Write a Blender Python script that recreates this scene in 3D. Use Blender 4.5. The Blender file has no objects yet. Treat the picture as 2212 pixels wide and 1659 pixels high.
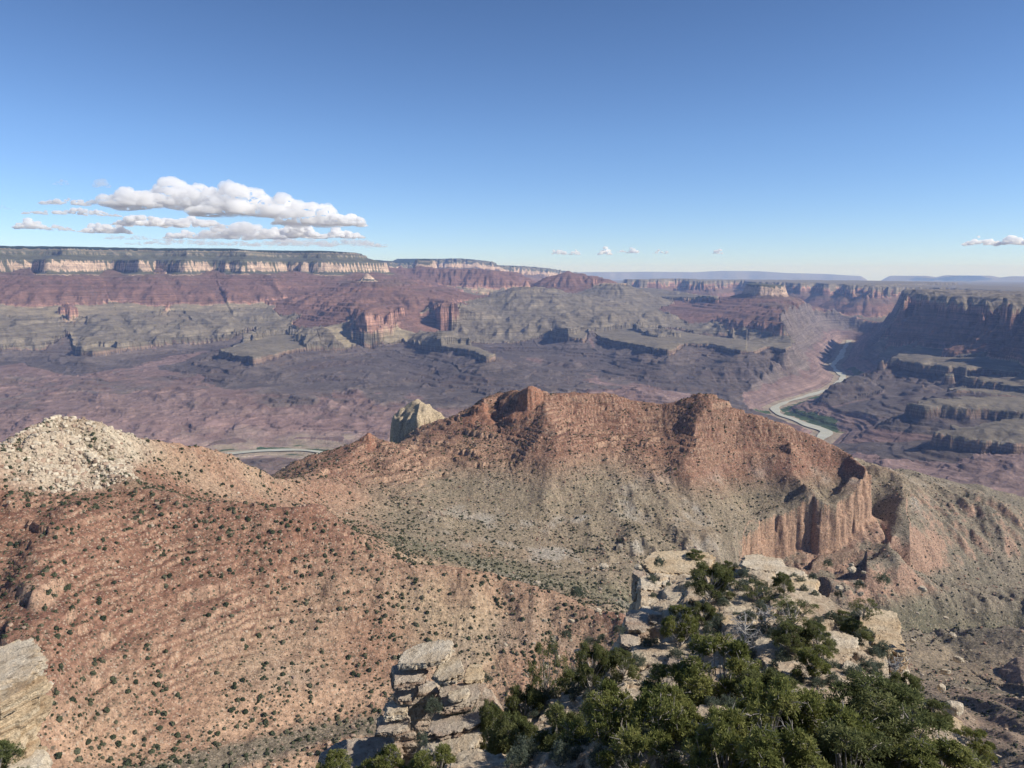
import bpy, math, random
import numpy as np
from math import radians as R

QUAL = 1.0            # terrain resolution factor

# ------------------------------------------------------------------ camera, sky, sun, exposure
scene = bpy.context.scene
col = scene.collection
PITCH = 8.33
FP = 1661.0           # focal length in 2212-px-wide picture units
cam_d = bpy.data.cameras.new("camera")
cam_d.sensor_width = 36.0
cam_d.lens = 36.0 * FP / 2212.0
cam_d.clip_start = 0.5
cam_d.clip_end = 400000.0
cam = bpy.data.objects.new("camera", cam_d)
cam.location = (0, 0, 0)
cam.rotation_euler = (R(90 - PITCH), 0, 0)
col.objects.link(cam)
scene.camera = cam

SUN_AZ, SUN_EL = 104.0, 38.0     # azimuth clockwise from the view direction (+Y)
world = bpy.data.worlds.new("World")
scene.world = world
world.use_nodes = True
wt = world.node_tree
for n in list(wt.nodes):
    wt.nodes.remove(n)
wo = wt.nodes.new("ShaderNodeOutputWorld")
bg = wt.nodes.new("ShaderNodeBackground")
sky = wt.nodes.new("ShaderNodeTexSky")
sky.sky_type = 'NISHITA'
sky.sun_disc = False
sky.sun_elevation = R(SUN_EL)
sky.sun_rotation = R(SUN_AZ)
sky.altitude = 2200
sky.air_density = 1.0
sky.dust_density = 0.0
sky.ozone_density = 3.0
bg.inputs[1].default_value = 0.12
tint = wt.nodes.new("ShaderNodeMix"); tint.data_type = 'RGBA'; tint.blend_type = 'MULTIPLY'
tint.inputs[0].default_value = 1.0
geo_w = wt.nodes.new("ShaderNodeNewGeometry"); sxyz = wt.nodes.new("ShaderNodeSeparateXYZ")
wt.links.new(geo_w.outputs["Incoming"], sxyz.inputs[0])
wr = wt.nodes.new("ShaderNodeValToRGB")          # height above the horizon -> tint
ng = wt.nodes.new("ShaderNodeMath"); ng.operation = 'MULTIPLY'; ng.inputs[1].default_value = -1.0
wt.links.new(sxyz.outputs[2], ng.inputs[0]); wt.links.new(ng.outputs[0], wr.inputs[0])
wr.color_ramp.elements[0].position = 0.0; wr.color_ramp.elements[0].color = (.70, .80, 1.0, 1)
wr.color_ramp.elements[1].position = 0.62; wr.color_ramp.elements[1].color = (.44, .50, .60, 1)
e_ = wr.color_ramp.elements.new(.16); e_.color = (.66, .78, .95, 1)
e_ = wr.color_ramp.elements.new(.36); e_.color = (.50, .60, .74, 1)
wt.links.new(wr.outputs[0], tint.inputs[7])
wt.links.new(sky.outputs[0], tint.inputs[6])
wt.links.new(tint.outputs[2], bg.inputs[0])
wt.links.new(bg.outputs[0], wo.inputs[0])

sun_d = bpy.data.lights.new("sun", 'SUN')
sun_d.energy = 5.0
sun_d.angle = R(0.5)
sun_d.color = (1.0, 0.95, 0.88)
sun = bpy.data.objects.new("sun", sun_d)
_el, _az = R(SUN_EL), R(SUN_AZ)
SUNDIR = (math.sin(_az) * math.cos(_el), math.cos(_az) * math.cos(_el), math.sin(_el))
from mathutils import Vector
sun.rotation_euler = Vector(SUNDIR).to_track_quat('Z', 'Y').to_euler()
sun.location = (200, -100, 300)
col.objects.link(sun)

scene.view_settings.view_transform = 'Standard'
scene.view_settings.look = 'None'
scene.view_settings.exposure = 0.28
scene.view_settings.gamma = 1.0
scene.render.engine = 'CYCLES'
scene.cycles.max_bounces = 16
scene.cycles.diffuse_bounces = 3
scene.cycles.transparent_max_bounces = 12
scene.cycles.volume_bounces = 16

# ------------------------------------------------------------------ helpers
CP, SP = math.cos(R(PITCH)), math.sin(R(PITCH))

def ray(u, v):
    x = (u - 1106.0) / FP
    zc = -(v - 829.5) / FP
    return x, CP + zc * SP, -SP + zc * CP

def PZ(u, v, z):
    """world point where the sight line of picture spot (u, v) meets elevation z"""
    dx, dy, dz = ray(u, v)
    t = z / dz
    return (dx * t, dy * t, z)

def PD(u, v, D):
    """world point on that sight line at horizontal distance D"""
    dx, dy, dz = ray(u, v)
    t = D / math.hypot(dx, dy)
    return (dx * t, dy * t, dz * t)

def PDZ(u, D, z):
    """point at horizontal distance D and height z, seen in picture column u"""
    # solve for v so that the sight line has slope z / D
    v = 829.5
    for _ in range(30):
        dx, dy, dz = ray(u, v)
        s = dz / math.hypot(dx, dy)
        v += (s - z / D) * FP * 0.9
    dx, dy, dz = ray(u, v)
    t = D / math.hypot(dx, dy)
    return (dx * t, dy * t, z)

# zoomed views of the photograph -> picture units (2212 wide)
def Z1(L): return [(x * .3348, 493.7 + y * .3348) for x, y in L]
def Z2(L): return [(713.2 + x * .3472, 493.7 + y * .3472) for x, y in L]
def Z3(L): return [(1470.2 + x * .3353, 493.7 + y * .3353) for x, y in L]
def Z4(L): return [(1700.7 + x * .2645, 576 + y * .2645) for x, y in L]
def Z6(L): return [(1316.7 + x * .4048, 822.9 + y * .4048) for x, y in L]

def hash2(ix, iy, seed):
    h = (ix.astype(np.int64) * 374761393 + iy.astype(np.int64) * 668265263 + seed * 974634777) & 0xffffffff
    h = ((h ^ (h >> 13)) * 1274126177) & 0xffffffff
    h = h ^ (h >> 16)
    return h

def perlin(x, y, seed=0):
    """gradient noise, about -1..1"""
    x0 = np.floor(x); y0 = np.floor(y)
    fx = (x - x0).astype(np.float32); fy = (y - y0).astype(np.float32)
    ix = x0.astype(np.int64); iy = y0.astype(np.int64)
    u = fx * fx * fx * (fx * (fx * 6 - 15) + 10)
    w = fy * fy * fy * (fy * (fy * 6 - 15) + 10)
    def g(a, b, dx, dy):
        h = hash2(ix + a, iy + b, seed)
        an = (h & 1023).astype(np.float32) * np.float32(2 * math.pi / 1024)
        return np.cos(an) * dx + np.sin(an) * dy
    n00 = g(0, 0, fx, fy); n10 = g(1, 0, fx - 1, fy)
    n01 = g(0, 1, fx, fy - 1); n11 = g(1, 1, fx - 1, fy - 1)
    a = n00 + u * (n10 - n00); b = n01 + u * (n11 - n01)
    return ((a + w * (b - a)) * 1.5).astype(np.float32)

def fbm(x, y, lam, octv, seed=0, gain=0.5, ridged=False):
    out = np.zeros(np.shape(x), np.float32); amp = 1.0; tot = 0
    for o in range(octv):
        n = perlin(x / lam + 13.7 * o, y / lam - 7.3 * o, seed + o)
        if ridged:
            n = 1 - 2 * np.abs(n)
        out += amp * n; tot += amp
        amp *= gain; lam *= 0.5
    return out / tot

def smooth(a, b, x):
    t = np.clip((x - a) / (b - a), 0, 1)
    return t * t * (3 - 2 * t)

def poly_dist(X, Y, P, closed=True):
    """distance to polyline P [(x,y,z)], z at nearest point, nearest point, inside flag"""
    n = len(P)
    best = np.full(X.shape, 1e18, np.float32)
    bz = np.zeros(X.shape, np.float32); bx = bz.copy(); by = bz.copy()
    inside = np.zeros(X.shape, bool)
    for i in range(n if closed else n - 1):
        x0, y0, z0 = P[i]; x1, y1, z1 = P[(i + 1) % n]
        dx, dy = x1 - x0, y1 - y0
        L = dx * dx + dy * dy + 1e-9
        t = np.clip(((X - x0) * dx + (Y - y0) * dy) / L, 0, 1)
        qx = x0 + t * dx; qy = y0 + t * dy
        d = (X - qx) ** 2 + (Y - qy) ** 2
        m = d < best
        best = np.where(m, d, best)
        bz = np.where(m, z0 + t * (z1 - z0), bz)
        bx = np.where(m, qx, bx); by = np.where(m, qy, by)
        if closed:
            c = (y0 > Y) != (y1 > Y)
            if dy != 0:
                inside ^= c & (X < x0 + (Y - y0) * dx / dy)
    return np.sqrt(best), bz, bx, by, inside

def tag(o, label=None, cat=None, group=None, kind=None):
    if label: o["label"] = label
    if cat: o["category"] = cat
    if group: o["group"] = group
    if kind: o["kind"] = kind
    return o

def mesh_from(name, verts, faces, smooth_=False):
    """verts (n,3) array, faces (m,k) array with k = 3 or 4"""
    me = bpy.data.meshes.new(name)
    verts = np.ascontiguousarray(verts, np.float32); faces = np.ascontiguousarray(faces, np.int32)
    k = faces.shape[1]
    me.vertices.add(len(verts)); me.vertices.foreach_set("co", verts.ravel())
    me.loops.add(faces.size); me.loops.foreach_set("vertex_index", faces.ravel())
    me.polygons.add(len(faces))
    me.polygons.foreach_set("loop_start", np.arange(0, faces.size, k, dtype=np.int32))
    me.polygons.foreach_set("loop_total", np.full(len(faces), k, np.int32))
    me.polygons.foreach_set("use_smooth", np.full(len(faces), smooth_, bool))
    me.update(calc_edges=True)
    return me

def link(name, me, mat=None, parent=None):
    o = bpy.data.objects.new(name, me)
    if mat is not None and len(me.materials) == 0:
        me.materials.append(mat)
    col.objects.link(o)
    o.parent = parent
    return o
# ------------------------------------------------------------------ rain erosion on a square grid (many drops moved at once)
def erode(Z, cell, ndrop, batches, steps, seed, ke=.35, kd=.25, cap=5.0, inertia=.12, maxd=None, minslope=.015):
    """returns change of height and a map of where water ran"""
    rng = np.random.default_rng(seed)
    nyy, nxx = Z.shape
    Z = Z.astype(np.float64).copy(); Z0 = Z.copy()
    flow = np.zeros(Z.size)
    for b_ in range(batches):
        px = rng.random(ndrop) * (nxx - 3) + 1; py = rng.random(ndrop) * (nyy - 3) + 1
        dx = np.zeros(ndrop); dy = np.zeros(ndrop); sed = np.zeros(ndrop); vel = np.ones(ndrop); water = np.ones(ndrop)
        for s_ in range(steps):
            ix = px.astype(np.int64); iy = py.astype(np.int64)
            fx = px - ix; fy = py - iy
            k = iy * nxx + ix
            zf = Z.ravel()
            z00 = zf[k]; z10 = zf[k + 1]; z01 = zf[k + nxx]; z11 = zf[k + nxx + 1]
            gx = (z10 - z00) * (1 - fy) + (z11 - z01) * fy
            gy = (z01 - z00) * (1 - fx) + (z11 - z10) * fx
            h0 = z00 * (1 - fx) * (1 - fy) + z10 * fx * (1 - fy) + z01 * (1 - fx) * fy + z11 * fx * fy
            dx = dx * inertia - gx / cell * (1 - inertia); dy = dy * inertia - gy / cell * (1 - inertia)
            L = np.hypot(dx, dy) + 1e-9
            ux, uy = dx / L, dy / L
            nxp = np.clip(px + ux, 1, nxx - 2.01); nyp = np.clip(py + uy, 1, nyy - 2.01)
            jx = nxp.astype(np.int64); jy = nyp.astype(np.int64); gx2 = nxp - jx; gy2 = nyp - jy
            k2 = jy * nxx + jx
            h1 = zf[k2] * (1 - gx2) * (1 - gy2) + zf[k2 + 1] * gx2 * (1 - gy2) + zf[k2 + nxx] * (1 - gx2) * gy2 + zf[k2 + nxx + 1] * gx2 * gy2
            dh = h1 - h0
            sl = np.maximum(-dh / cell, minslope)
            c = cap * sl * vel * water * cell * .05
            up = dh > 0
            dep = np.where(up, np.minimum(dh, sed), np.where(sed > c, (sed - c) * kd, 0))
            er = np.where(up | (sed >= c), 0, np.minimum((c - sed) * ke, np.maximum(-dh, 0)))
            q = dep - er
            w00 = (1 - fx) * (1 - fy); w10 = fx * (1 - fy); w01 = (1 - fx) * fy; w11 = fx * fy
            acc = np.bincount(np.concatenate([k, k + 1, k + nxx, k + nxx + 1]), np.concatenate([q * w00, q * w10, q * w01, q * w11]), Z.size)
            # several drops in one cell must not dig a pit
            np.clip(acc, -.10 * cell, .10 * cell, out=acc)
            Z += acc.reshape(Z.shape)
            if s_ > 6: flow += np.bincount(k, water, Z.size)
            sed = sed - q
            vel = np.sqrt(np.clip(vel * vel - dh / cell * 1.2, .05, 6)); water *= .985
            px, py = nxp, nyp
    D = Z - Z0
    if maxd: D = maxd * np.tanh(D / maxd)
    return D.astype(np.float32), flow.reshape(Z.shape).astype(np.float32)

def blur(A, n=1):
    for _ in range(n):
        A = A.copy()
        A[1:-1] = .25 * A[:-2] + .5 * A[1:-1] + .25 * A[2:]
        A[:, 1:-1] = .25 * A[:, :-2] + .5 * A[:, 1:-1] + .25 * A[:, 2:]
    return A

def bil(A, fx, fy):
    fx = np.clip(fx, 0, A.shape[1] - 1.001); fy = np.clip(fy, 0, A.shape[0] - 1.001)
    ix = fx.astype(np.int64); iy = fy.astype(np.int64); tx = (fx - ix).astype(np.float32); ty = (fy - iy).astype(np.float32)
    return A[iy, ix] * (1 - tx) * (1 - ty) + A[iy, ix + 1] * tx * (1 - ty) + A[iy + 1, ix] * (1 - tx) * ty + A[iy + 1, ix + 1] * tx * ty

def polar_index(x, y):
    D = np.hypot(x, y); A = np.arctan2(x, y)
    fr_ = np.interp(D, Drow, np.arange(len(Drow)))
    fc_ = (A - azc[0]) / (azc[1] - azc[0])
    return fc_, fr_

def erode_region(field, x0, x1, y0, y1, passes):
    """field: array on the polar grid (same rows). passes: (cell, drops, batches, steps, maxd). returns change on the polar grid and flow"""
    nrow = field.shape[0]
    tot = np.zeros_like(field); fl = np.zeros_like(field)
    for i, (cell, nd, nb, st, mx, kw) in enumerate(passes):
        gx = np.arange(x0, x1, cell); gy = np.arange(y0, y1, cell)
        GX, GY = np.meshgrid(gx, gy)
        fc_, fr_ = polar_index(GX, GY)
        Zg = bil(field + tot, fc_, np.minimum(fr_, nrow - 1.01))
        D, F = erode(Zg, cell, nd, nb, st, 70 + i, maxd=mx, **kw)
        x_, y_ = X[:nrow], Y[:nrow]
        ins = (x_ > x0 + 2 * cell) & (x_ < x1 - 3 * cell) & (y_ > y0 + 2 * cell) & (y_ < y1 - 3 * cell)
        ex = np.minimum(np.minimum(x_ - x0, x1 - x_), np.minimum(y_ - y0, y1 - y_)) / (20 * cell)
        wgt = np.clip(ex, 0, 1) * ins
        u_, v_ = (x_ - x0) / cell, (y_ - y0) / cell
        tot = tot + bil(D, u_, v_) * wgt
        fl = np.maximum(fl, bil(blur(F / (F.mean() + 1e-6)), u_, v_) * wgt)
    return tot.astype(np.float32), fl.astype(np.float32)
# ------------------------------------------------------------------ terrain grid: rows by distance, columns by bearing
AZ = 40.0
ncol = int(1500 * QUAL)
def rows():
    out = []; d = 420.0
    while d < 118000:
        out.append(d)
        r = 0.0022 if d < 2700 else (0.0021 if 4000 < d < 12500 else 0.0034 if d < 19000 else (0.007 if d < 34000 else 0.012))
        if d < 600: r = 0.006
        d *= 1 + r / QUAL
    return np.array(out)
Drow = rows()
azc = np.radians(np.linspace(-AZ, AZ, ncol))
DD, AA = np.meshgrid(Drow, azc, indexing='ij')
X = (DD * np.sin(AA)).astype(np.float32); Y = (DD * np.cos(AA)).astype(np.float32)
Df = DD.astype(np.float32)
print("grid", X.shape)
nl = dict()
for k, lam in enumerate((3000, 1400, 650, 300, 140, 60, 26)):
    nl[lam] = perlin(X / lam + 5.1 * k, Y / lam + 9.7 * k, 100 + k)

FOREST, KAIBAB, TORO, COCO, HERM, SUPAI, REDW, MUAV, BA, TAPT, TAPC, BASALT, DOX, DOXLO, SAND = \
    0.0, 0.06, 0.10, 0.16, 0.24, 0.34, 0.46, 0.54, 0.62, 0.66, 0.69, 0.75, 0.82, 0.92, .975

FARPASS = [(64.0, 9000, 22, 60, 110.0, dict(ke=.4)), (24.0, 45000, 16, 60, 48.0, dict(ke=.4))]
H = np.full(X.shape, -1500.0, np.float32)
S = np.full(X.shape, DOX, np.float32)
ID = np.zeros(X.shape, np.uint8)

# river course
RIV = [(1835, 735), (1822, 755), (1815, 772), (1797, 788), (1806, 800), (1822, 812), (1816, 826), (1796, 840), (1765, 849),
       (1735, 858), (1700, 868), (1672, 880), (1680, 895), (1712, 904), (1742, 917), (1790, 932), (1760, 958), (1650, 985), (1400, 1000),
       (1100, 1000), (900, 998), (760, 988), (700, 977), (640, 971), (570, 973), (490, 980), (400, 1000), (150, 1010), (-200, 1000), (-700, 990)]
ZR = -1440.0
riv = [PZ(u, v, ZR) for u, v in RIV]
dr, _, _, _, _ = poly_dist(X, Y, riv, closed=False)
far = Df > 2600
rid = fbm(X, Y, 1900, 6, 31, 0.52, ridged=True)
rid2 = fbm(X, Y, 700, 5, 41, 0.5, ridged=True)
# low country: rises away from the river in ridged hills
rise = np.clip(dr - 130, 0, None)
hb = ZR - 4 + 0.0 * dr
hb = hb + np.minimum(rise, 400) * 0.03 + np.clip(rise - 200, 0, 2600) * 0.036
amp = smooth(150, 1600, dr)
hb = hb + amp * (75 * rid + 45 * rid2 + 30) + 8 * smooth(150, 500, dr) * (1 + nl[140])
hb = np.where(dr < 75, ZR - 6, hb)
# low stripes of harder beds in the red country
bed = 26.0
zz = (hb - 0.035 * X + 12 * nl[1400]) / bed
fr = zz - np.floor(zz)
hb_t = (np.floor(zz) + smooth(0.55, 0.95, fr)) * bed + 0.035 * X - 12 * nl[1400]
tb = np.clip(.25 + .9 * nl[1400], 0, .6)
hb = np.where(dr < 120, hb, hb * (1 - tb) + hb_t * tb)
H = hb.astype(np.float32)
S = DOX + 0.14 * np.clip((-1180 - H) / 260, 0, 1) + 0 * H
S = np.where(dr < 160 + 30 * nl[140], SAND, S).astype(np.float32)
# the dark lava band higher up
S = np.where(H > -1150 + 60 * nl[1400], np.where(Df > 11000, .775, BASALT + 0.03), S)
S = np.where((dr > 300) & (nl[3000] + .5 * nl[650] + .3 * nl[300] > .35), .80, S)
S = (S + .018 * nl[300] + .012 * nl[140]).astype(np.float32)

def prof(z0, steps, tail=True):
    """steps: (run, drop, s_here) going outward from the rim; returns arrays d, z, s"""
    d, z, s = [0.0], [z0], [steps[0][2]]
    for run, drop, sc in steps:
        d.append(d[-1] + 0.01); z.append(z[-1]); s.append(sc)
        d.append(d[-1] + run); z.append(z[-1] - drop); s.append(sc)
    if tail: d.append(d[-1] + 1100); z.append(z[-1] - 620); s.append(s[-1])
    return np.array(d), np.array(z), np.array(s)

BSD = np.full(X.shape, 1e9, np.float32)     # signed distance to the edge of the great bench
def mesa(name_id, pts, steps, inner=None, top_s=None, warp=(120, 60, 35, 15), reach=None, zvar=True, gully=18.0, seed=0, spur=0.0, tail=True):
    """flat-topped landform: steps are (run, drop, strata) outward from the rim, inner are (run, rise, strata) inward"""
    global H, S, ID
    P = np.array(pts)
    d_, z_, s_ = prof(0.0, steps, tail)
    reach = reach or d_[-1]
    m = (X > P[:, 0].min() - reach) & (X < P[:, 0].max() + reach) & (Y > P[:, 1].min() - reach) & (Y < P[:, 1].max() + reach)
    idx = np.nonzero(m)
    if len(idx[0]) == 0: return
    x, y = X[idx], Y[idx]
    dist, bz, qx, qy, ins = poly_dist(x, y, pts)
    sd = np.where(ins, -dist, dist)
    w = warp
    hf = 1 - .7 * smooth(60, 260, sd)
    md = np.clip(.75 + 1.3 * nl[1400][idx] - .9 * nl[650][idx], .15, 1.7)
    wv = w[0] * nl[1400][idx] + w[1] * nl[650][idx] + hf * (w[2] * md * (1 - 2.2 * np.abs(nl[300][idx])) + w[3] * md * (1 - 2.2 * np.abs(nl[140][idx])) + w[3] * .45 * md * nl[60][idx])
    if len(w) > 4: wv = wv + w[4] * (1 - 2.3 * np.abs(nl[60][idx])) + w[4] * .8 * (1 - 2.3 * np.abs(nl[26][idx]))
    if spur:
        wv = wv * (1 + np.clip(sd, 0, None) / spur)
    s1 = sd + wv
    # gully noise that follows the fall line: one value per spot on the rim
    g = .26 * perlin((qx + 70 * nl[300][idx]) / 260 + sd / 1500, (qy + 70 * nl[650][idx]) / 260, 900 + seed)
    outw = np.interp(s1, d_, z_).astype(np.float32)
    outs = np.interp(s1, d_, s_).astype(np.float32)
    g3 = perlin((qx + 120 * nl[650][idx]) / 520 + sd / 4000, (qy + 90 * nl[300][idx]) / 520, 920 + seed)
    slope_amt = smooth(40, 600, s1) * smooth(d_[-1], d_[-1] * .5, s1)
    outw = outw - slope_amt * gully * (np.abs(g) + 1.9 * np.abs(g3) - .4)
    if inner:
        di, zi, si = [0.0], [0.0], [inner[0][2]]
        for run, rise_, sc in inner:
            di.append(di[-1] + 0.01); zi.append(zi[-1]); si.append(sc)
            di.append(di[-1] + run); zi.append(zi[-1] + rise_); si.append(sc)
        inz = np.interp(-s1, di, zi).astype(np.float32); ins_ = np.interp(-s1, di, si).astype(np.float32)
    else:
        inz = np.zeros_like(outw); ins_ = np.full_like(outw, top_s if top_s is not None else s_[0])
    z = np.where(s1 > 0, outw, inz + 2.0 * nl[140][idx]) + bz
    s = np.where(s1 > 0, outs, ins_)
    up = (z > H[idx]) & (s1 < d_[-1])
    if seed == 1: BSD[idx] = s1
    elif seed < 30:      # aprons end where the great bench ends
        lo_ = (s > .5) & (s < .665) & (AA[idx] < R(16)) & (Df[idx] < 13000)
        z = np.where(lo_ & (BSD[idx] < 0), np.minimum(z, -1000 + .30 * -BSD[idx]), z)
        up = (z > H[idx]) & (s1 < d_[-1]) & ~(lo_ & (BSD[idx] > 0) & (BSD[idx] < 5000))
    hi = H[idx]; ss = S[idx]; ii = ID[idx]
    hi[up] = z[up]; ss[up] = s[up]; ii[up] = name_id
    H[idx] = hi; S[idx] = ss; ID[idx] = ii

def cone(name_id, c, steps, r0=0.0, warp=40, seed=0, aspect=1.0, rot=0.0):
    """peak: profile in distance from a centre"""
    global H, S, ID
    d_, z_, s_ = prof(c[2], steps)
    reach = d_[-1]
    idx = np.nonzero((np.abs(X - c[0]) < reach * 1.3) & (np.abs(Y - c[1]) < reach * 1.3))
    if len(idx[0]) == 0: return
    dx, dy = X[idx] - c[0], Y[idx] - c[1]
    if aspect != 1.0:
        cx, sx = math.cos(rot), math.sin(rot)
        a, b = dx * cx + dy * sx, -dx * sx + dy * cx
        dx, dy = a / aspect, b
    r = np.hypot(dx, dy)
    an = np.arctan2(dy, dx)
    g = perlin(an * 3.1 + 10 + seed, r / 900, 950 + seed)
    s1 = r - r0 + smooth(0, 300, r) * (warp * g + warp * .8 * nl[300][idx] + warp * .4 * nl[140][idx])
    z = np.interp(s1, d_, z_); s = np.interp(s1, d_, s_)
    up = (z > H[idx]) & (s1 < reach)
    hi = H[idx]; ss = S[idx]; ii = ID[idx]
    hi[up] = z[up]; ss[up] = s[up]; ii[up] = name_id
    H[idx] = hi; S[idx] = ss; ID[idx] = ii

# ---- common outward profiles
def supai(n, drop, run, s0=HERM, s1=SUPAI):
    """slope broken by n thin ledges"""
    out = []
    for i in range(n):
        f = (i + .5) / n
        out.append((run / n * .82, drop / n * .5, s0 + (s1 - s0) * f))
        out.append((run / n * .18, drop / n * .5, s0 + (s1 - s0) * f + .03))
    return out
P_TAP = [(12, 84, TAPC), (260, 62, .775), (12, 24, BASALT), (230, 40, BASALT), (10, 22, BASALT - .005), (250, 42, BASALT), (10, 18, BASALT - .005), (420, 62, BASALT + .01), (900, 110, .765), (1300, 110, .80)]

names = {0: "canyon_floor", 1: "plateau", 2: "redwall_bench", 3: "butte", 4: "ridge", 5: "far_plateau", 6: "mesa", 7: "cliffs", 8: "near_hills", 9: "gorge_slope"}

# ---- benches over the inner canyon (left and centre)
def polyz(L, z): return [PZ(u, v, z) for u, v in L]
BZ = -1000.0
bench = [(-400, 760), (7, 755), (60, 752), (90, 751), (150, 738), (164, 758), (200, 761), (280, 750), (351, 743), (392, 741), (485, 735), (552, 726), (520, 745),
         (470, 760), (502, 768), (549, 775), (590, 766), (636, 755), (690, 750), (740, 748), (783, 742), (852, 740), (869, 737), (905, 745), (960, 752),
         (1020, 760), (1053, 775), (1064, 768), (1030, 752), (990, 742), (930, 733), (905, 722), (925, 712), (975, 706), (1040, 692), (1095, 697), (1130, 706),
         (1164, 716), (1199, 730), (1235, 733), (1262, 734), (1275, 719), (1303, 733), (1340, 741), (1373, 747), (1410, 756), (1442, 759), (1462, 752), (1481, 744), (1530, 746),
         (1570, 752), (1600, 760), (1628, 757), (1661, 748), (1700, 756), (1732, 766), (1779, 782), (1806, 772), (1812, 758), (1800, 744), (1770, 732),
         (1740, 742), (1650, 738), (1560, 731), (1490, 722), (1420, 712), (1330, 701), (1230, 691), (1130, 683), (1060, 682), (980, 678), (800, 672), (400, 685), (-400, 690)]
mesa(0, polyz(bench, BZ), P_TAP, inner=[(700, 30, TAPT), (1200, 50, BA), (2500, 130, BA)], warp=(35, 40, 12, 5), gully=10, spur=700, seed=1)

# ---- north rim plateau (left) : rim of the pale cliff
rim = [(-700, 15800), (-300, 15300), (0, 16000), (70, 16400), (100, 15600), (180, 16000), (240, 16500), (300, 15800), (335, 16700), (400, 15900), (460, 16500), (520, 16000),
       (575, 16200), (620, 17200), (700, 17000), (780, 17500), (822, 18000), (835, 19500), (800, 22500), (0, 26000), (-900, 25000)]
rimp = [PDZ(u, D, 215.0 + (-10 if u > 600 else 0)) for u, D in rim]
mesa(1, rimp, [(55, 225, COCO), (140, 45, TORO + .02)] + supai(8, 380, 1500) + [(40, 150, REDW), (500, 130, BA - .06), (1100, 170, BA), (1200, 120, BA)],
     spur=1800, inner=[(160, 25, TORO), (260, 70, TORO + .01), (30, 62, KAIBAB), (140, 15, KAIBAB + .03), (24, 50, KAIBAB), (600, 45, FOREST), (4000, 20, FOREST)],
     warp=(150, 100, 40, 12), gully=85, seed=2)
# ---- redwall benches in front of it
rw = [(-300, 668), (0, 661), (60, 656), (125, 660), (158, 664), (165, 650), (200, 643), (235, 640), (262, 642), (330, 637), (345, 652), (400, 646), (430, 642), (470, 640), (500, 636), (540, 640), (575, 652),
      (640, 650), (700, 648), (738, 648), (742, 636), (700, 620), (400, 612), (-300, 620)]
mesa(2, polyz(rw, -520.0), [(30, 190, REDW), (60, 15, MUAV), (25, 35, REDW + .05), (420, 150, BA - .05), (800, 150, BA), (900, 90, BA)],
     inner=supai(5, 0, 10)[:0] + [(300, 40, SUPAI), (30, 40, SUPAI + .03), (400, 40, SUPAI), (30, 40, SUPAI + .03), (500, 60, HERM), (2000, 60, HERM)],
     warp=(150, 130, 70, 24), gully=75, seed=3)
# ---- outlying redwall spur left-centre (lit, comes forward)
sp = [(352, 664), (380, 656), (420, 652), (520, 650), (560, 655), (580, 645), (500, 640), (380, 645)]
mesa(2, polyz(sp, -560.0), [(25, 120, REDW + .03), (60, 15, MUAV), (20, 25, MUAV), (450, 150, BA - .05), (800, 150, BA)], top_s=SUPAI, warp=(60, 60, 50, 25), seed=4)
# ---- central redwall butte
cb = [(739, 657), (760, 668), (790, 672), (835, 668), (876, 660), (884, 652), (860, 643), (800, 640), (745, 645)]
mesa(3, polyz(cb, -545.0), [(28, 185, REDW + .01), (70, 20, MUAV), (22, 35, REDW + .04), (300, 90, BA - .07), (18, 16, MUAV + .02), (200, 40, BA - .05), (14, 15, MUAV + .02), (700, 110, BA), (600, 60, BA)],
     inner=[(250, 15, SUPAI + .02), (500, 25, SUPAI)], warp=(50, 60, 60, 35), gully=40, seed=5)
cone(3, PD(779, 641, 12700), [(10, 5, SUPAI)] + supai(5, 120, 420, SUPAI, SUPAI + .02), warp=20, seed=2)
cone(3, PD(793, 590, 14600), [(40, 20, COCO), (90, 95, COCO), (60, 30, TORO)] + supai(7, 330, 1300), warp=90, seed=3)
mesa(3, [PDZ(u, D, z) for u, D, z in ((700, 15200, -330), (760, 14700, -330), (880, 14800, -330), (960, 15600, -330), (900, 17000, -330), (700, 17000, -330))],
     supai(4, 200, 900) + [(40, 140, REDW), (600, 240, BA), (1200, 200, BA)], inner=supai(3, -0, 1)[:0] + [(300, 60, SUPAI), (20, 30, SUPAI + .03), (300, 50, HERM), (20, 30, SUPAI + .03), (800, 40, HERM)],
     warp=(100, 90, 60, 30), seed=6)
# redwall points right of the butte
mesa(2, [PZ(u, v, -480) for u, v in ((850, 640), (905, 642), (950, 652), (985, 650), (975, 632), (940, 625), (880, 625))], [(30, 150, REDW), (60, 15, MUAV), (600, 200, BA - .03), (2000, 200, BA)], top_s=SUPAI, warp=(60, 60, 50, 30), seed=7)
mesa(2, [PZ(u, v, -470) for u, v in ((1010, 629), (1040, 630), (1095, 628), (1098, 618), (1040, 616), (1005, 620))], [(30, 140, REDW), (500, 220, BA - .02), (1100, 300, BA)], top_s=MUAV, warp=(50, 40, 40, 30), seed=8)
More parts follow.
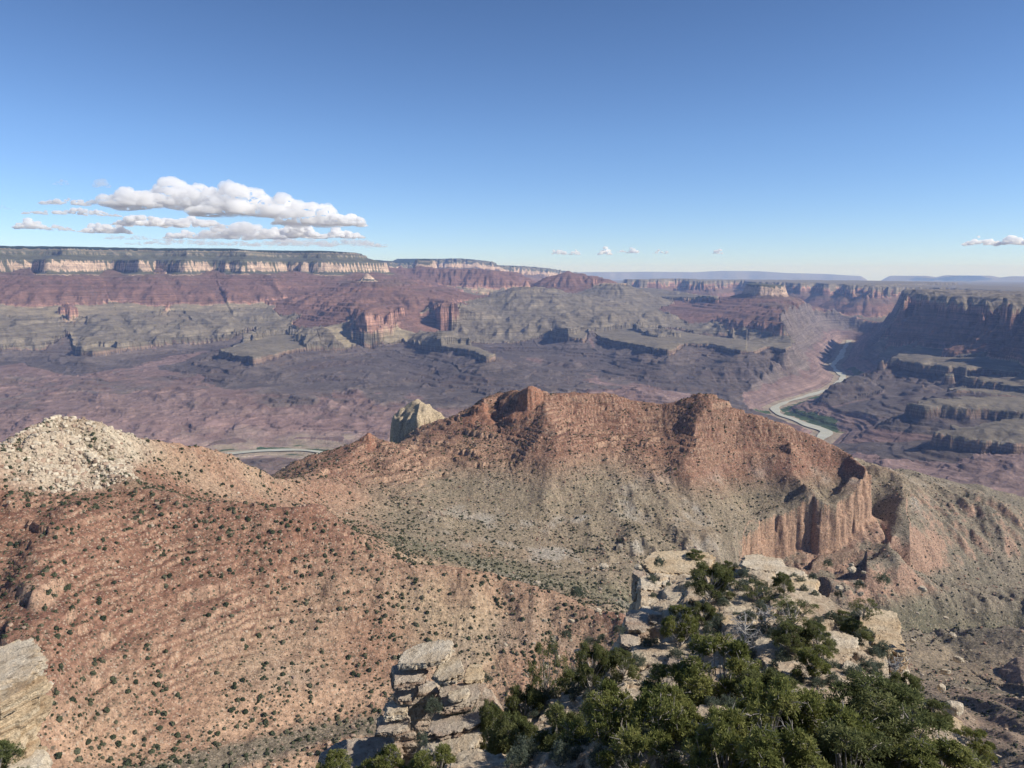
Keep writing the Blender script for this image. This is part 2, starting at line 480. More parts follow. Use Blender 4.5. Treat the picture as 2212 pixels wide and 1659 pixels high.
# ---- far flat-topped butte, and the long supai upland behind the middle
mesa(3, [PDZ(u, D, 300) for u, D in ((899, 21000), (935, 21000), (940, 22200), (895, 22200))], [(60, 225, COCO), (400, 180, TORO + .02), (500, 120, HERM), (1500, 300, SUPAI)], inner=[(60, 30, TORO), (200, 15, FOREST)],
     warp=(20, 20, 20, 15), seed=9)
mesa(2, [PDZ(u, D, z) for u, D, z in ((690, 20500, 60), (880, 20000, 60), (980, 19500, 50), (1060, 19500, 40), (1112, 20500, -20), (1100, 23000, 0), (690, 23500, 60))],
     supai(6, 300, 700) + [(40, 190, REDW), (600, 250, BA), (1300, 400, BA)], inner=[(500, 15, SUPAI)], warp=(120, 130, 110, 40), seed=10)
cone(3, PD(1024, 574, 20300), [(30, 20, COCO), (50, 60, COCO), (150, 60, HERM), (300, 60, HERM)], warp=20, seed=4)
cone(3, PD(866, 572, 20800), [(40, 40, COCO), (60, 60, COCO), (200, 60, HERM), (400, 100, HERM)], warp=20, seed=5)
# ---- far rim
mesa(1, [PDZ(u, D, z) for u, D, z in ((760, 27000, 380), (850, 26500, 330), (895, 29000, 270), (935, 30000, 470), (980, 29500, 490), (1030, 29500, 440), (1060, 30000, 390), (1085, 30500, 230),
                                     (1135, 31500, 220), (1180, 33000, 150), (1220, 36000, 40), (1240, 42000, -60), (1200, 46000, 0), (760, 44000, 380))],
     [(250, 190, TORO + .02), (120, 150, COCO), (600, 230, HERM), (300, 200, SUPAI), (2500, 600, BA)], inner=[(900, 20, FOREST)], warp=(260, 240, 200, 90), seed=11)
# ---- cone-and-bench mountain right of centre
cone(3, PD(1137, 604, 15500), [(25, 12, REDW + .02), (60, 140, REDW + .02), (120, 40, MUAV), (15, 18, MUAV + .02), (240, 80, BA - .05), (15, 18, MUAV + .02), (500, 130, BA), (900, 150, BA), (1200, 200, BA)], warp=60, seed=6)
mesa(6, [PZ(u, v, -700) for u, v in ((1060, 652), (1085, 653), (1125, 657), (1175, 657), (1200, 650), (1170, 645), (1080, 645))], [(25, 110, MUAV - .01), (500, 150, BA), (1800, 150, BA)], inner=[(400, 30, BA)], warp=(50, 50, 40, 25), seed=12)
# ---- little pyramid ridge
cone(3, PD(1227, 583, 18500), [(10, 10, SUPAI), (160, 80, SUPAI), (400, 80, SUPAI)], warp=30, seed=7)
cone(3, PD(1255, 590, 18800), [(60, 10, SUPAI), (160, 60, SUPAI), (300, 60, SUPAI)], warp=30, seed=8)
cone(3, PD(1278, 594, 18600), [(90, 10, SUPAI), (160, 60, SUPAI), (300, 60, SUPAI)], warp=30, seed=9)
mesa(2, [PDZ(u, D, -150) for u, D in ((1183, 18300), (1200, 17800), (1225, 18100), (1250, 17900), (1285, 17800), (1300, 18300), (1290, 19500), (1190, 19500))], [(40, 150, REDW + .05), (420, 200, BA), (650, 230, BA), (900, 300, BA)],
     inner=[(200, 40, SUPAI), (300, 40, SUPAI)], warp=(60, 60, 60, 30), seed=13)
mesa(2, [PDZ(u, D, -262) for u, D in ((1285, 18000), (1300, 17300), (1330, 17100), (1352, 17300), (1350, 18200))], [(40, 75, REDW + .05), (500, 250, BA), (1200, 400, BA)], top_s=MUAV, warp=(40, 40, 40, 20), seed=14)
# ---- the bench with the dark cliff behind the centre
mesa(6, [PZ(u, v, -600) for u, v in ((1215, 647), (1240, 641), (1290, 637), (1330, 638), (1370, 642), (1400, 648), (1425, 641), (1500, 645), (1555, 652), (1560, 643), (1480, 632), (1380, 626), (1300, 626), (1230, 634))],
     [(25, 130, TAPC), (450, 190, BA + .03), (1500, 220, BA + .03), (1500, 100, BA)], inner=[(600, 60, BA), (30, 30, MUAV), (400, 40, BA)], warp=(60, 60, 50, 30), gully=50, seed=15)
# ---- back wall mesas
mesa(7, [PDZ(u, D, z) for u, D, z in ((1353, 25500, -262), (1385, 25000, -262), (1420, 25200, -262), (1446, 26000, -262), (1452, 28000, -262), (1475, 27000, -290), (1478, 25500, -300), (1500, 24500, -300),
                                     (1535, 24500, -300), (1550, 26500, -300), (1565, 29000, -330), (1600, 29500, -330), (1620, 26500, -330), (1670, 25000, -330), (1735, 23500, -335), (1760, 24500, -335), (1790, 22500, -345), (1815, 23400, -350),
                                     (1840, 21000, -350), (1860, 21800, -350), (1885, 19800, -355), (1920, 21500, -370), (2000, 22500, -400), (2100, 21500, -420), (2200, 20500, -430), (2500, 19500, -440),
                                     (2500, 34000, -500), (1900, 36000, -470), (1600, 38000, -420), (1353, 36000, -350))],
     [(90, 250, REDW + .12), (350, 120, HERM), (40, 60, SUPAI), (300, 120, SUPAI), (60, 140, REDW), (1500, 300, BA)], top_s=TAPT, warp=(120, 110, 150, 60), seed=16)
# ---- right-hand wall
wallr = [(1893, 14500, -357), (1925, 14300, -357), (1945, 13500, -357), (1990, 13200, -357), (2010, 12500, -357), (2060, 12300, -357), (2085, 11600, -357), (2130, 11500, -355), (2150, 10900, -353), (2212, 10600, -350),
         (2260, 9900, -345), (2350, 9300, -340), (2700, 8200, -330), (3300, 9000, -330), (3300, 15000, -400), (2212, 16500, -420), (1990, 17500, -430), (1910, 16500, -390)]
mesa(5, [PDZ(*a) for a in wallr], [(50, 230, .405), (110, 90, SUPAI), (20, 50, SUPAI + .02), (100, 60, SUPAI), (25, 70, SUPAI + .02), (90, 40, SUPAI), (30, 170, .41), (300, 90, BA - .02), (900, 90, BA), (30, 40, TAPC), (900, 120, BA), (1000, 120, DOX)],
     top_s=.60, warp=(130, 190, 90, 40), gully=30, seed=17, spur=900)
# ---- the right-hand pale butte and its redwall foot
mesa(3, [PDZ(u, D, z) for u, D, z in ((1612, 16600, -262), (1640, 16000, -262), (1668, 16000, -275), (1690, 16100, -285), (1697, 17000, -285), (1612, 17500, -262))],
     [(90, 215, COCO + .01), (100, 30, HERM)] + supai(5, 190, 900) + [(600, 80, SUPAI)], inner=[(60, 12, TORO), (300, 5, TORO)], warp=(20, 20, 22, 18), gully=26, seed=18)
rwf = Z3([(160, 520), (215, 545), (330, 580), (470, 592), (560, 600), (650, 610), (740, 612), (850, 600), (960, 595), (1050, 585), (1060, 565), (1000, 535), (850, 515), (620, 500), (300, 470), (200, 480)])
mesa(2, [PZ(u, v, -770) for u, v in rwf], [(30, 190, REDW), (50, 15, MUAV), (20, 30, REDW + .05), (350, 90, BA), (1500, 150, BA)], inner=supai(0, 0, 0) + [(350, 50, SUPAI), (20, 35, SUPAI + .03), (350, 50, SUPAI), (20, 35, SUPAI + .03), (900, 60, HERM)],
     warp=(60, 60, 70, 35), gully=35, seed=19)
# ---- right-hand mesas stepping toward the camera
m3a = Z4([(745, 770), (770, 735), (900, 742), (980, 775), (1160, 800), (1300, 815), (1480, 838), (1650, 832), (1800, 850), (1933, 865), (2400, 900), (2400, 780), (1500, 760), (900, 700)])
mesa(6, [PZ(u, v, -1000) for u, v in m3a], [(25, 110, TAPC), (250, 100, BASALT), (800, 130, DOX), (1500, 120, DOX)], inner=[(900, 60, BA)], warp=(50, 45, 40, 30), gully=30, seed=20)
m3b = Z4([(1110, 900), (1150, 872), (1250, 876), (1500, 900), (1620, 935), (1720, 965), (1840, 985), (1933, 1012), (2400, 1060), (2400, 940), (1700, 900), (1300, 860)])
mesa(6, [PZ(u, v, -1045) for u, v in m3b], [(25, 100, TAPC), (250, 100, BASALT), (800, 130, DOX), (1500, 120, DOX)], inner=[(600, 40, BA)], warp=(50, 45, 40, 30), gully=30, seed=21)
m4 = Z4([(1380, 1005), (1500, 1010), (1700, 1035), (1933, 1055), (2400, 1080), (2400, 1030), (1600, 1000), (1420, 992)])
mesa(6, [PZ(u, v, -1080) for u, v in m4], [(18, 30, TAPC), (250, 70, BASALT), (900, 150, DOX)], top_s=BA, warp=(30, 35, 30, 18), gully=20, seed=22)
m2 = Z4([(950, 1118), (985, 1108), (1060, 1118), (1150, 1142), (1260, 1150), (1400, 1142), (1500, 1160), (1600, 1155), (1750, 1165), (1933, 1190), (2500, 1230), (2500, 1070), (1500, 1060), (1100, 1085)])
mesa(6, [PZ(u, v, -1095) for u, v in m2], [(20, 95, TAPC), (200, 80, BASALT), (15, 25, BASALT), (500, 120, DOX), (900, 60, DOX)], inner=[(500, 20, BA)], warp=(25, 35, 35, 24), gully=25, seed=23)
m1 = Z4([(1205, 1362), (1222, 1345), (1290, 1378), (1400, 1390), (1520, 1402), (1700, 1420), (1933, 1445), (2600, 1480), (2600, 1200), (1933, 1215), (1480, 1275), (1230, 1330)])
mesa(6, [PZ(u, v, -1160) for u, v in m1], [(18, 95, TAPC), (120, 50, TAPC + .05), (600, 100, DOX - .06), (900, 70, DOX - .06)], inner=[(150, 18, BA + .03), (900, 150, BA + .03)], warp=(20, 25, 28, 20), gully=25, seed=24)
m0 = Z4([(395, 790), (430, 775), (560, 798), (625, 830), (690, 815), (755, 745), (700, 680), (560, 600), (420, 570), (330, 620), (420, 700)])
mesa(6, [PZ(u, v, -1080) for u, v in m0], [(25, 90, TAPC), (250, 90, BASALT), (600, 100, DOX), (900, 60, DOX)], inner=[(900, 110, BA)], warp=(30, 35, 35, 24), gully=25, seed=25)

dk = smooth(2500, 1300, BSD + 500 * nl[650] + 260 * nl[300]) * (BSD > 0) * smooth(R(-24), R(-15), AA) * smooth(-1370, -1300, H + 30 * nl[300]) * smooth(.76, .80, S)
S = (S + (.762 - S) * dk).astype(np.float32)
# hills on the benches, then rain
ben = (AA < R(17)) * smooth(.54, .58, S) * smooth(.675, .66, S) * smooth(19000, 16500, Df)
H = H + ben * (85 * np.clip(rid + .25, 0, 1) * smooth(0, .5, nl[3000] + .45) + 34 * np.clip(rid2 + .2, 0, 1)) * smooth(.67, .645, S)
def carve():
    bank = ZR - 6 + np.clip(dr - 72, 0, 60) * .06 + np.clip(dr - 130, 0, None) * (.42 + .1 * nl[300]) + 18 * np.clip(nl[140], -.3, 1) * smooth(130, 300, dr) + 900 * np.clip((dr - 300) / 700, 0, 9) ** 2
    return np.minimum(H, np.where(Df > 3600, bank, 1e9)).astype(np.float32)
H0_ = H; H = carve(); S = np.where((H < H0_ - 8) & (dr > 130), .79 + .10 * smooth(-1270, -1400, H + 50 * nl[300]), S); S = np.where((dr < 125) & (Df > 3600), SAND, S).astype(np.float32)
rough = smooth(.55, .60, S) * smooth(21000, 17000, Df) * smooth(250, 700, dr) * (1 - smooth(.64, .66, S) * smooth(.75, .72, S))
rw_ = fbm(X + 120 * nl[300], Y + 120 * nl[650], 820, 4, 61, .5, ridged=True)
rough = rough * np.where(ID == 6, .15, 1)
H = H + rough * (70 * rw_ + 10)
dE, FL = erode_region(H, -11500, 12500, 2500, 21500, FARPASS)
wet = smooth(150, 400, dr) * (1 - .85 * smooth(.645, .665, S) * smooth(.73, .70, S)) * (1 - .9 * smooth(.22, .20, S)) * np.where(ID == 6, .35, 1)
H = H + dE * wet
FLOW = FL
lowc = smooth(.74, .80, S)
S = (S + (.975 - S) * lowc * smooth(5, 14, FL) * .8).astype(np.float32)
# harder beds stand out as thin ledges that wind round every spur
BED = np.zeros_like(H)
def terrace(lo, hi, T, strength, sharp, seed, dark):
    global H, BED
    m = smooth(lo - .012, lo + .004, S) * smooth(hi + .012, hi - .004, S) * (Df > 3700) * smooth(24000, 20000, Df) * (dr > 160)
    idx = np.nonzero(m > .02)
    if len(idx[0]) == 0: return
    h_ = H[idx]
    st = m[idx] * strength * np.clip(.55 + 1.5 * fbm(X[idx], Y[idx], 900, 3, seed), .1, 1)
    q = (h_ + .012 * X[idx] + .006 * Y[idx] + 6 * nl[650][idx] + 3 * nl[140][idx]) / T
    # beds of unequal thickness
    q = q + .28 * np.sin(q * 2.1) + .2 * np.sin(q * 0.77 + 1)
    f = q - np.floor(q)
    stp = smooth(.5 - sharp, .5 + sharp, f) - f
    H[idx] = h_ + stp * T * st
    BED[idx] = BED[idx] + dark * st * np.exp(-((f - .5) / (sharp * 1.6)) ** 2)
terrace(.22, .43, 46, .85, .10, 801, .9)
terrace(.22, .43, 19, .6, .14, 802, .7)
terrace(.535, .65, 38, .5, .10, 803, .6)
terrace(.735, .80, 30, .85, .12, 804, 1.0)
terrace(.80, .955, 24, .6, .14, 805, .7)
gs, _, _, _, _ = poly_dist(X, Y, [PZ(u, v, ZR) for u, v in [(1640, 893), (1700, 884), (1740, 870), (1790, 852), (1815, 846)]], closed=False)
gs2, _, _, _, _ = poly_dist(X, Y, [PZ(u, v, ZR) for u, v in [(1700, 890), (1740, 903), (1780, 914), (1795, 930)]], closed=False)
gs3, _, _, _, _ = poly_dist(X, Y, [PZ(u, v, ZR) for u, v in [(560, 967), (600, 968), (700, 973), (740, 979)]], closed=False)
gs4, _, _, _, _ = poly_dist(X, Y, [PZ(u, v, ZR) for u, v in [(1830, 820), (1860, 812), (1840, 800)]], closed=False)
gw = np.minimum(np.minimum(gs, gs2 * .8), np.minimum(gs3 * 1.6, gs4)) + 45 * nl[140] + 40 * nl[60] + 40 * nl[300]
S = np.where((gw < 70) & (dr > 62) & (H < ZR + 60), 1.0, S).astype(np.float32)
# ---- level country to the horizon
fz = (-430 - Df * Df / (2 * 7.4e6) + 10 * nl[3000])
fl = (AA > R(3.0)) & (Df > 33000) & (fz > H)
fl |= (Df > 44000)
H = np.where(fl, fz, H).astype(np.float32); S = np.where(fl, BA + .01, S).astype(np.float32); ID = np.where(fl, 5, ID)
def far_cliff(prof_pts, D, th, base_s=REDW + .12):
    """long scarp on the horizon: (u, v of its top)"""
    global H, S, ID
    az = np.array([math.atan2(*PD(u, 600, D)[:2]) for u, v in prof_pts])
    zt = np.array([PD(u, v, D)[2] for u, v in prof_pts])
    top = np.interp(AA, az, zt) + 12 * nl[3000]
    d = np.clip((DD - D - 700 * nl[3000] - 300 * nl[1400]) / 2500, 0, 1)
    d2 = np.clip((D + th - DD) / 3000, 0, 1)
    m = (AA > az[0]) & (AA < az[-1]) & (DD > D - 1500) & (DD < D + th)
    z = fz + (top - fz) * np.minimum(np.interp(d, [0, .5, .75, 1], [0, .35, 1, 1]), d2)
    m &= z > H
    H = np.where(m, z, H).astype(np.float32); S = np.where(m, base_s, S).astype(np.float32); ID = np.where(m, 7, ID)
far_cliff([(1150, 604), (1200, 592), (1260, 588), (1400, 587), (1500, 588), (1560, 585), (1640, 586), (1700, 590), (1780, 592), (1860, 597), (1874, 606)], 86000, 9000)
far_cliff([(1905, 606), (1922, 596), (2000, 596), (2022, 599), (2042, 595), (2140, 596), (2160, 600), (2185, 597), (2300, 598), (2500, 600)], 78000, 7000)
# ------------------------------------------------------------------ nearer hills (within 3 km), shaped from ridge and valley lines
def L_(L):
    """(u, v, D) seen points or (u, D, z, 'z') hidden points -> 3D polyline"""
    out = []
    for e in L:
        out.append(PDZ(e[0], e[1], e[2]) if len(e) == 4 else PD(*e))
    return out
h = 'h'
LINES = [
    # hidden ground below the viewpoint
    [(-500, 430, -540, h), (600, 430, -540, h), (1300, 430, -560, h), (2700, 430, -600, h)],
    [(-500, 590, -540, h), (600, 600, -545, h), (1200, 620, -560, h), (1700, 700, -640, h), (2100, 760, -700, h), (2700, 780, -700, h)],
    # wash along the lower edge
    [(-500, 1735, 690), (100, 1730, 700), (300, 1690, 715), (440, 1650, 735), (600, 1622, 755), (730, 1592, 775), (900, 1565, 790), (1100, 1550, 800), (1400, 1560, 800)],
    # near spur crest
    [(130, 908, 1250), (175, 965, 1190), (235, 1020, 1150), (300, 1064, 1115), (350, 1078, 1100), (420, 1087, 1090), (560, 1090, 1080), (650, 1096, 1080), (700, 1130, 1055), (760, 1182, 1030), (850, 1208, 1010),
     (940, 1232, 1005), (1000, 1250, 1000), (1100, 1277, 990), (1200, 1292, 975), (1300, 1318, 960), (1400, 1358, 930), (1500, 1420, 900)],
    # left skyline
    [(-500, 1010, 1080), (-200, 1000, 1100), (-60, 985, 1130), (25, 968, 1160), (40, 942, 1185), (80, 925, 1215), (130, 906, 1250), (200, 914, 1265), (240, 925, 1275), (285, 943, 1290), (350, 958, 1320), (400, 959, 1340), (450, 972, 1360), (500, 986, 1400),
     (560, 1015, 1440), (600, 1034, 1480), (650, 1042, 1550)],
    # ribs of the near red slope
    [(150, 1100, 1040), (118, 1170, 985), (95, 1260, 925), (70, 1350, 860), (40, 1440, 800)],
    [(-40, 1120, 1085), (-60, 1230, 1010), (-100, 1380, 920), (-150, 1500, 850)],
    [(1000, 1250, 1000), (935, 1335, 935), (900, 1410, 880), (870, 1480, 840)],
    # valley behind the near spur
    [(150, 985, 1220), (240, 1045, 1185), (330, 1075, 1165), (420, 1093, 1170), (560, 1102, 1190), (640, 1112, 1220), (760, 1150, 1290), (900, 1197, 1330), (1050, 1242, 1330), (1200, 1286, 1310),
     (1330, 1302, 1320), (1450, 1335, 1380), (1600, 1392, 1480), (1800, 1435, 1610), (2000, 1452, 1820), (2200, 1425, 1950), (2700, 1380, 2100)],
    # middle ridge skyline
    [(650, 1042, 1550), (700, 1015, 1700), (745, 985, 1800), (780, 956, 1880), (797, 944, 1900), (812, 952, 1910), (845, 968, 1950), (900, 968, 2000), (950, 951, 2040), (985, 918, 2080), (1020, 893, 2130), (1050, 872, 2150),
     (1080, 858, 2200), (1112, 852, 2200), (1130, 850, 2120), (1160, 844, 2090), (1190, 851, 2100), (1240, 857, 2120), (1320, 853, 2150), (1345, 858, 2150), (1400, 873, 2150), (1440, 883, 2150), (1480, 871, 2150), (1505, 860, 2150), (1525, 855, 2150), (1545, 865, 2150),
     (1575, 884, 2150), (1620, 901, 2150), (1700, 926, 2150), (1760, 950, 2150), (1800, 968, 2150), (1840, 985, 2130), (1872, 1012, 2080), (1884, 1035, 2030)],
    # middle ridge flanks (ribs and draws)
    [(1160, 860, 2080), (1185, 930, 1930), (1200, 1010, 1790), (1190, 1090, 1660)],
    [(1050, 900, 2080), (1065, 980, 1910), (1080, 1060, 1740)],
    [(1210, 940, 1925), (1280, 950, 1960), (1350, 960, 1985), (1430, 962, 2010), (1500, 945, 2015), (1600, 975, 2040), (1700, 992, 2045)],
    [(1525, 862, 2140), (1500, 940, 2010), (1470, 1010, 1900)],
    [(1330, 960, 1990), (1340, 1060, 1790), (1290, 1130, 1650), (1230, 1190, 1520)],
    [(800, 955, 1890), (830, 1030, 1740), (900, 1110, 1560)],
    [(1700, 960, 2080), (1720, 1030, 1990), (1760, 1060, 1950)],
    # grey knobs at its foot
    [(1110, 1150, 1560), (1180, 1160, 1550), (1240, 1165, 1560), (1330, 1165, 1580), (1400, 1150, 1620), (1500, 1150, 1660), (1600, 1150, 1720)],
    [(1120, 1200, 1500), (1200, 1215, 1480), (1330, 1222, 1480), (1450, 1230, 1530), (1600, 1240, 1620)],
    # its cliff : rim and foot
    [(1640, 1118, 1890), (1700, 1098, 1930), (1750, 1082, 1965), (1800, 1092, 1965), (1838, 1062, 2010), (1862, 1036, 2040)],
    [(1610, 1222, 1720), (1660, 1222, 1750), (1700, 1222, 1785), (1750, 1215, 1820), (1800, 1208, 1845), (1850, 1200, 1880), (1892, 1190, 1930), (1925, 1150, 2010)],
    # grey talus slope on the right
    [(1884, 1010, 2300), (1920, 1020, 2450), (2000, 1042, 2600), (2080, 1066, 2650), (2126, 1082, 2680), (2212, 1114, 2700), (2450, 1180, 2700), (2700, 1230, 2700)],
    [(1900, 1200, 2000), (1960, 1250, 1960), (2060, 1290, 2020), (2200, 1290, 2150), (2450, 1290, 2300)],
    [(1903, 1050, 2230), (1902, 1115, 2110), (1908, 1175, 2000)],
    # beyond the crests
    [(-500, 2300, -1150, h), (200, 2200, -1150, h), (600, 2300, -1120, h), (800, 2900, -1150, h), (1200, 3100, -1150, h), (1700, 3100, -1150, h), (1850, 3200, -1180, h), (2300, 3500, -1200, h), (2800, 3600, -1200, h)],
    # slope on the near right
    [(1850, 1500, 1330), (2000, 1492, 1450), (2100, 1480, 1530), (2300, 1490, 1520), (2600, 1500, 1500)],
    [(1800, 1659, 980), (2100, 1662, 1000), (2500, 1670, 1000)],
]
nr = np.nonzero(Df[:, 0] < 4600)[0][-1] + 1
xs, ys, ds = X[:nr], Y[:nr], Df[:nr]
# coarse evaluation of the line blend, then detail on the fine grid
wx = xs + 26 * nl[300][:nr] + 10 * nl[140][:nr] + 60 * nl[650][:nr] * 0
wy = ys + 26 * nl[300][:nr] * -1 + 10 * nl[60][:nr]
num = np.zeros_like(xs); den = np.zeros_like(xs)
for L in LINES:
    P = L_(L)
    d, bz, _, _, _ = poly_dist(wx, wy, P, closed=False)
    w = 1.0 / (d + 1.5) ** 1.9
    num += w * bz; den += w
hn = num / den
del num, den
# relief: draws down the slopes, small spurs
r1 = fbm(xs, ys, 260, 5, 201, 0.5, ridged=True)
r2 = fbm(xs, ys, 60, 4, 211, 0.55)
r3 = fbm(xs + 9 * r2, ys, 90, 4, 221, 0.5, ridged=True)
hn = hn + 13 * (r1 - .1) + 3.0 * r2 + 4.5 * r3
dN, FLN = erode_region(hn.astype(np.float32), -1700, 2600, 500, 3500, [(16.0, 12000, 16, 60, 22.0, dict(ke=.35)), (6.0, 60000, 12, 70, 9.0, dict(ke=.35))])
azd = np.degrees(AA[:nr])
_lh = smooth(1260, 1150, ds) * smooth(0, -8, azd)
_tr = smooth(1450, 1600, ds) * smooth(-560, -440, hn) * smooth(26, 22, azd)
_rc, _, _, _, _ = poly_dist(xs, ys, L_([(1622, 1168, 1800), (1690, 1105, 1885), (1750, 1088, 1925), (1840, 1075, 1965), (1886, 1045, 2040)]), closed=False)
hn = hn + dN * (1 - .72 * _lh - .78 * _tr) * (.12 + .88 * smooth(60, 260, _rc))
# ledges of harder beds
gy, gx = np.gradient(hn, axis=0), np.gradient(hn, axis=1)
dist_step = np.gradient(ds, axis=0)
slope = np.hypot(gy / dist_step, gx / (ds * (azc[1] - azc[0])))
u_of = None
def ledge(hh, T, strength, ph, sharp):
    q = (hh + ph) / T
    q = q + .26 * np.sin(q * 1.9) + .16 * np.sin(q * .83 + 2)
    f = q - np.floor(q)
    t = hh + (smooth(0.5 - sharp, 0.5 + sharp, f) - f + .0) * T
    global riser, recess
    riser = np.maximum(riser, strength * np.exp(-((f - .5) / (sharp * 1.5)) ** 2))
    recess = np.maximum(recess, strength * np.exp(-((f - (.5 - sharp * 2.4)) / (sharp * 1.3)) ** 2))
    return hh + (t - hh) * strength
riser = np.zeros_like(hn); recess = np.zeros_like(hn)
lm = np.clip(0.3 + 1.5 * fbm(xs, ys, 420, 3, 231), 0, 1)
brk = smooth(-.12, .22, fbm(xs, ys, 75, 4, 236, .6))
lm2 = np.clip(0.72 + 1.6 * fbm(xs, ys, 160, 3, 241), 0, 1)
azd = np.degrees(AA[:nr])
# strength of ledges: strong on the left hill's middle and on top of the middle ridge
left_hill = smooth(1250, 1150, ds) * smooth(-4, -12, azd) * smooth(-475, -400, hn) * 1.2
top_ridge = smooth(1500, 1700, ds) * smooth(-520, -440, hn) * smooth(24, 18, azd)
LS = np.clip(left_hill * (.35 + .65 * lm) * smooth(-470, -415, hn + 30 * nl[300][:nr]) + top_ridge * (.6 + .4 * lm) + .12, 0, 1)
jog = 1.6 * perlin(xs / 11, ys / 11, 261) + 1.2 * r2
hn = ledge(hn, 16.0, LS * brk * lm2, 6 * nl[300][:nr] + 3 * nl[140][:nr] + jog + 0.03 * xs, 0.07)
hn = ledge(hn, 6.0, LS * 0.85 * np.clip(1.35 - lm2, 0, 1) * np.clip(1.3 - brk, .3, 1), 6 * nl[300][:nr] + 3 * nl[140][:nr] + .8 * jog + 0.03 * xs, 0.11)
hn = hn + LS * 1.2 * (1 - 2 * np.abs(nl[60][:nr])) + 0.8 * fbm(xs, ys, 9, 2, 251) * np.clip(slope * 1.5, .3, 1.2)

bl = smooth(2700, 3900, ds + 150 * nl[650][:nr])
bl = np.where(azd < 0, smooth(2300, 3000, ds), bl)
hn2 = hn * (1 - bl) + H[:nr] * bl
H[:nr] = hn2
nearw = 1 - bl
# features on top of the near ground
ID[:nr] = np.where(bl < .5, 8, ID[:nr])
CX = np.zeros(X.shape, np.uint8)      # 1 pale butte, 2 red crag, 3 grey tower
def near_mesa(code, pts, steps, inner=None, warp=(0, 0, 12, 9), seed=0, nid=3, fine=4.0):
    global ID
    before = H[:nr].copy()
    mesa(nid, pts, steps, inner=inner, warp=warp, gully=0, seed=seed, reach=None, tail=False)
    ch = H[:nr] > before + .01
    CX[:nr][ch] = code
# pale butte behind the middle ridge
near_mesa(1, [PDZ(u, D, z) for u, D, z in ((846, 2345, -446), (868, 2290, -446), (890, 2235, -444), (902, 2225, -440), (928, 2262, -438), (938, 2262, -470), (962, 2275, -480), (988, 2300, -490), (985, 2340, -488), (950, 2340, -450), (945, 2420, -440), (868, 2420, -440))],
          [(3, 20, COCO), (12, 90, COCO), (4, 6, TORO), (14, 60, COCO), (90, 60, TORO)], inner=[(22, 26, COCO), (8, 5, COCO), (26, 18, COCO), (80, 3, COCO)], warp=(0, 0, 3, 5, 7), seed=31, nid=3)
# red crags on the skyline
near_mesa(2, [PDZ(u, D, z) for u, D, z in ((1119, 2085, -330), (1122, 2045, -328), (1140, 2035, -322), (1165, 2050, -320), (1180, 2080, -330), (1160, 2120, -325), (1125, 2120, -325))],
          [(5, 28, SUPAI), (5, 3, SUPAI), (4, 12, SUPAI), (30, 20, SUPAI)], inner=[(6, 4, SUPAI), (5, 6, SUPAI), (8, 1, SUPAI), (3, 3, SUPAI)], warp=(0, 0, 4, 5, 5), seed=32, nid=4)
near_mesa(2, [PDZ(u, D, z) for u, D, z in ((1020, 2120, -372), (1030, 2095, -370), (1050, 2090, -366), (1058, 2130, -366), (1040, 2160, -368))],
          [(5, 22, SUPAI), (40, 20, SUPAI)], inner=[(20, 3, SUPAI)], warp=(0, 0, 4, 5, 5), seed=33, nid=4)
near_mesa(2, [PDZ(u, D, z) for u, D, z in ((778, 1890, -405), (797, 1880, -400), (812, 1900, -405), (797, 1915, -402))],
          [(4, 7, SUPAI), (10, 4, SUPAI), (4, 6, SUPAI), (40, 20, SUPAI)], inner=[(5, 2, SUPAI), (3, 5, SUPAI)], warp=(0, 0, 4, 4), seed=36, nid=4)
# cut the ridge's big cliff into its right-hand end
CL = L_([(1600, 1195, 1770), (1622, 1168, 1815), (1650, 1132, 1865), (1700, 1106, 1908), (1728, 1098, 1925), (1750, 1090, 1938), (1775, 1108, 1925), (1800, 1100, 1945), (1840, 1072, 1985), (1868, 1044, 2030), (1884, 1036, 2075)])
cd, cz_, _, _, _ = poly_dist(xs, ys, CL, closed=False)
caz = np.array([math.atan2(p[0], p[1]) for p in CL]); cD = np.array([math.hypot(p[0], p[1]) for p in CL])
front = (ds < np.interp(AA[:nr], caz, cD)) | (AA[:nr] > caz[-1])
csd = np.where(front, cd, -cd) + 7 * (1 - 2.3 * np.abs(nl[140][:nr])) + 6 * (1 - 2.3 * np.abs(nl[60][:nr])) + 6 * (1 - 2.3 * np.abs(nl[26][:nr])) - 6
cut = cz_ + np.interp(csd, [-3, 0, 3, 9, 13, 22, 90, 190, 300], [300, 0, -34, -40, -92, -104, -132, -90, 200])
wcut = smooth(caz[-1] + .035, caz[-1] + .004, AA[:nr]) * np.where(AA[:nr] > caz[-1], smooth(150, 40, cd), 1) * smooth(caz[0] - .006, caz[0] + .012, AA[:nr]) * smooth(520, 360, cd)
Hc = H[:nr] * (1 - wcut) + np.minimum(H[:nr], cut) * wcut
fillz = cz_ - 2 + .25 * np.clip(-csd, 0, 80)
Hc = np.where((csd < 0) & (csd > -70) & (cd < 70), np.maximum(Hc, fillz - 1.2 * np.clip(-csd - 30, 0, 99)), Hc)
CX[:nr][(csd > -2) & (csd < 21) & (wcut > .4)] = 5
H[:nr] = Hc
near_mesa(6, [PDZ(u, D, PD(u, v, D)[2]) for u, v, D in ((1118, 1172, 1555), (1135, 1166, 1560), (1160, 1168, 1560), (1170, 1160, 1590), (1120, 1160, 1590))],
          [(4, 26, REDW), (60, 20, MUAV)], inner=[(40, 10, MUAV)], warp=(0, 0, 3, 4, 5), seed=45, nid=4)
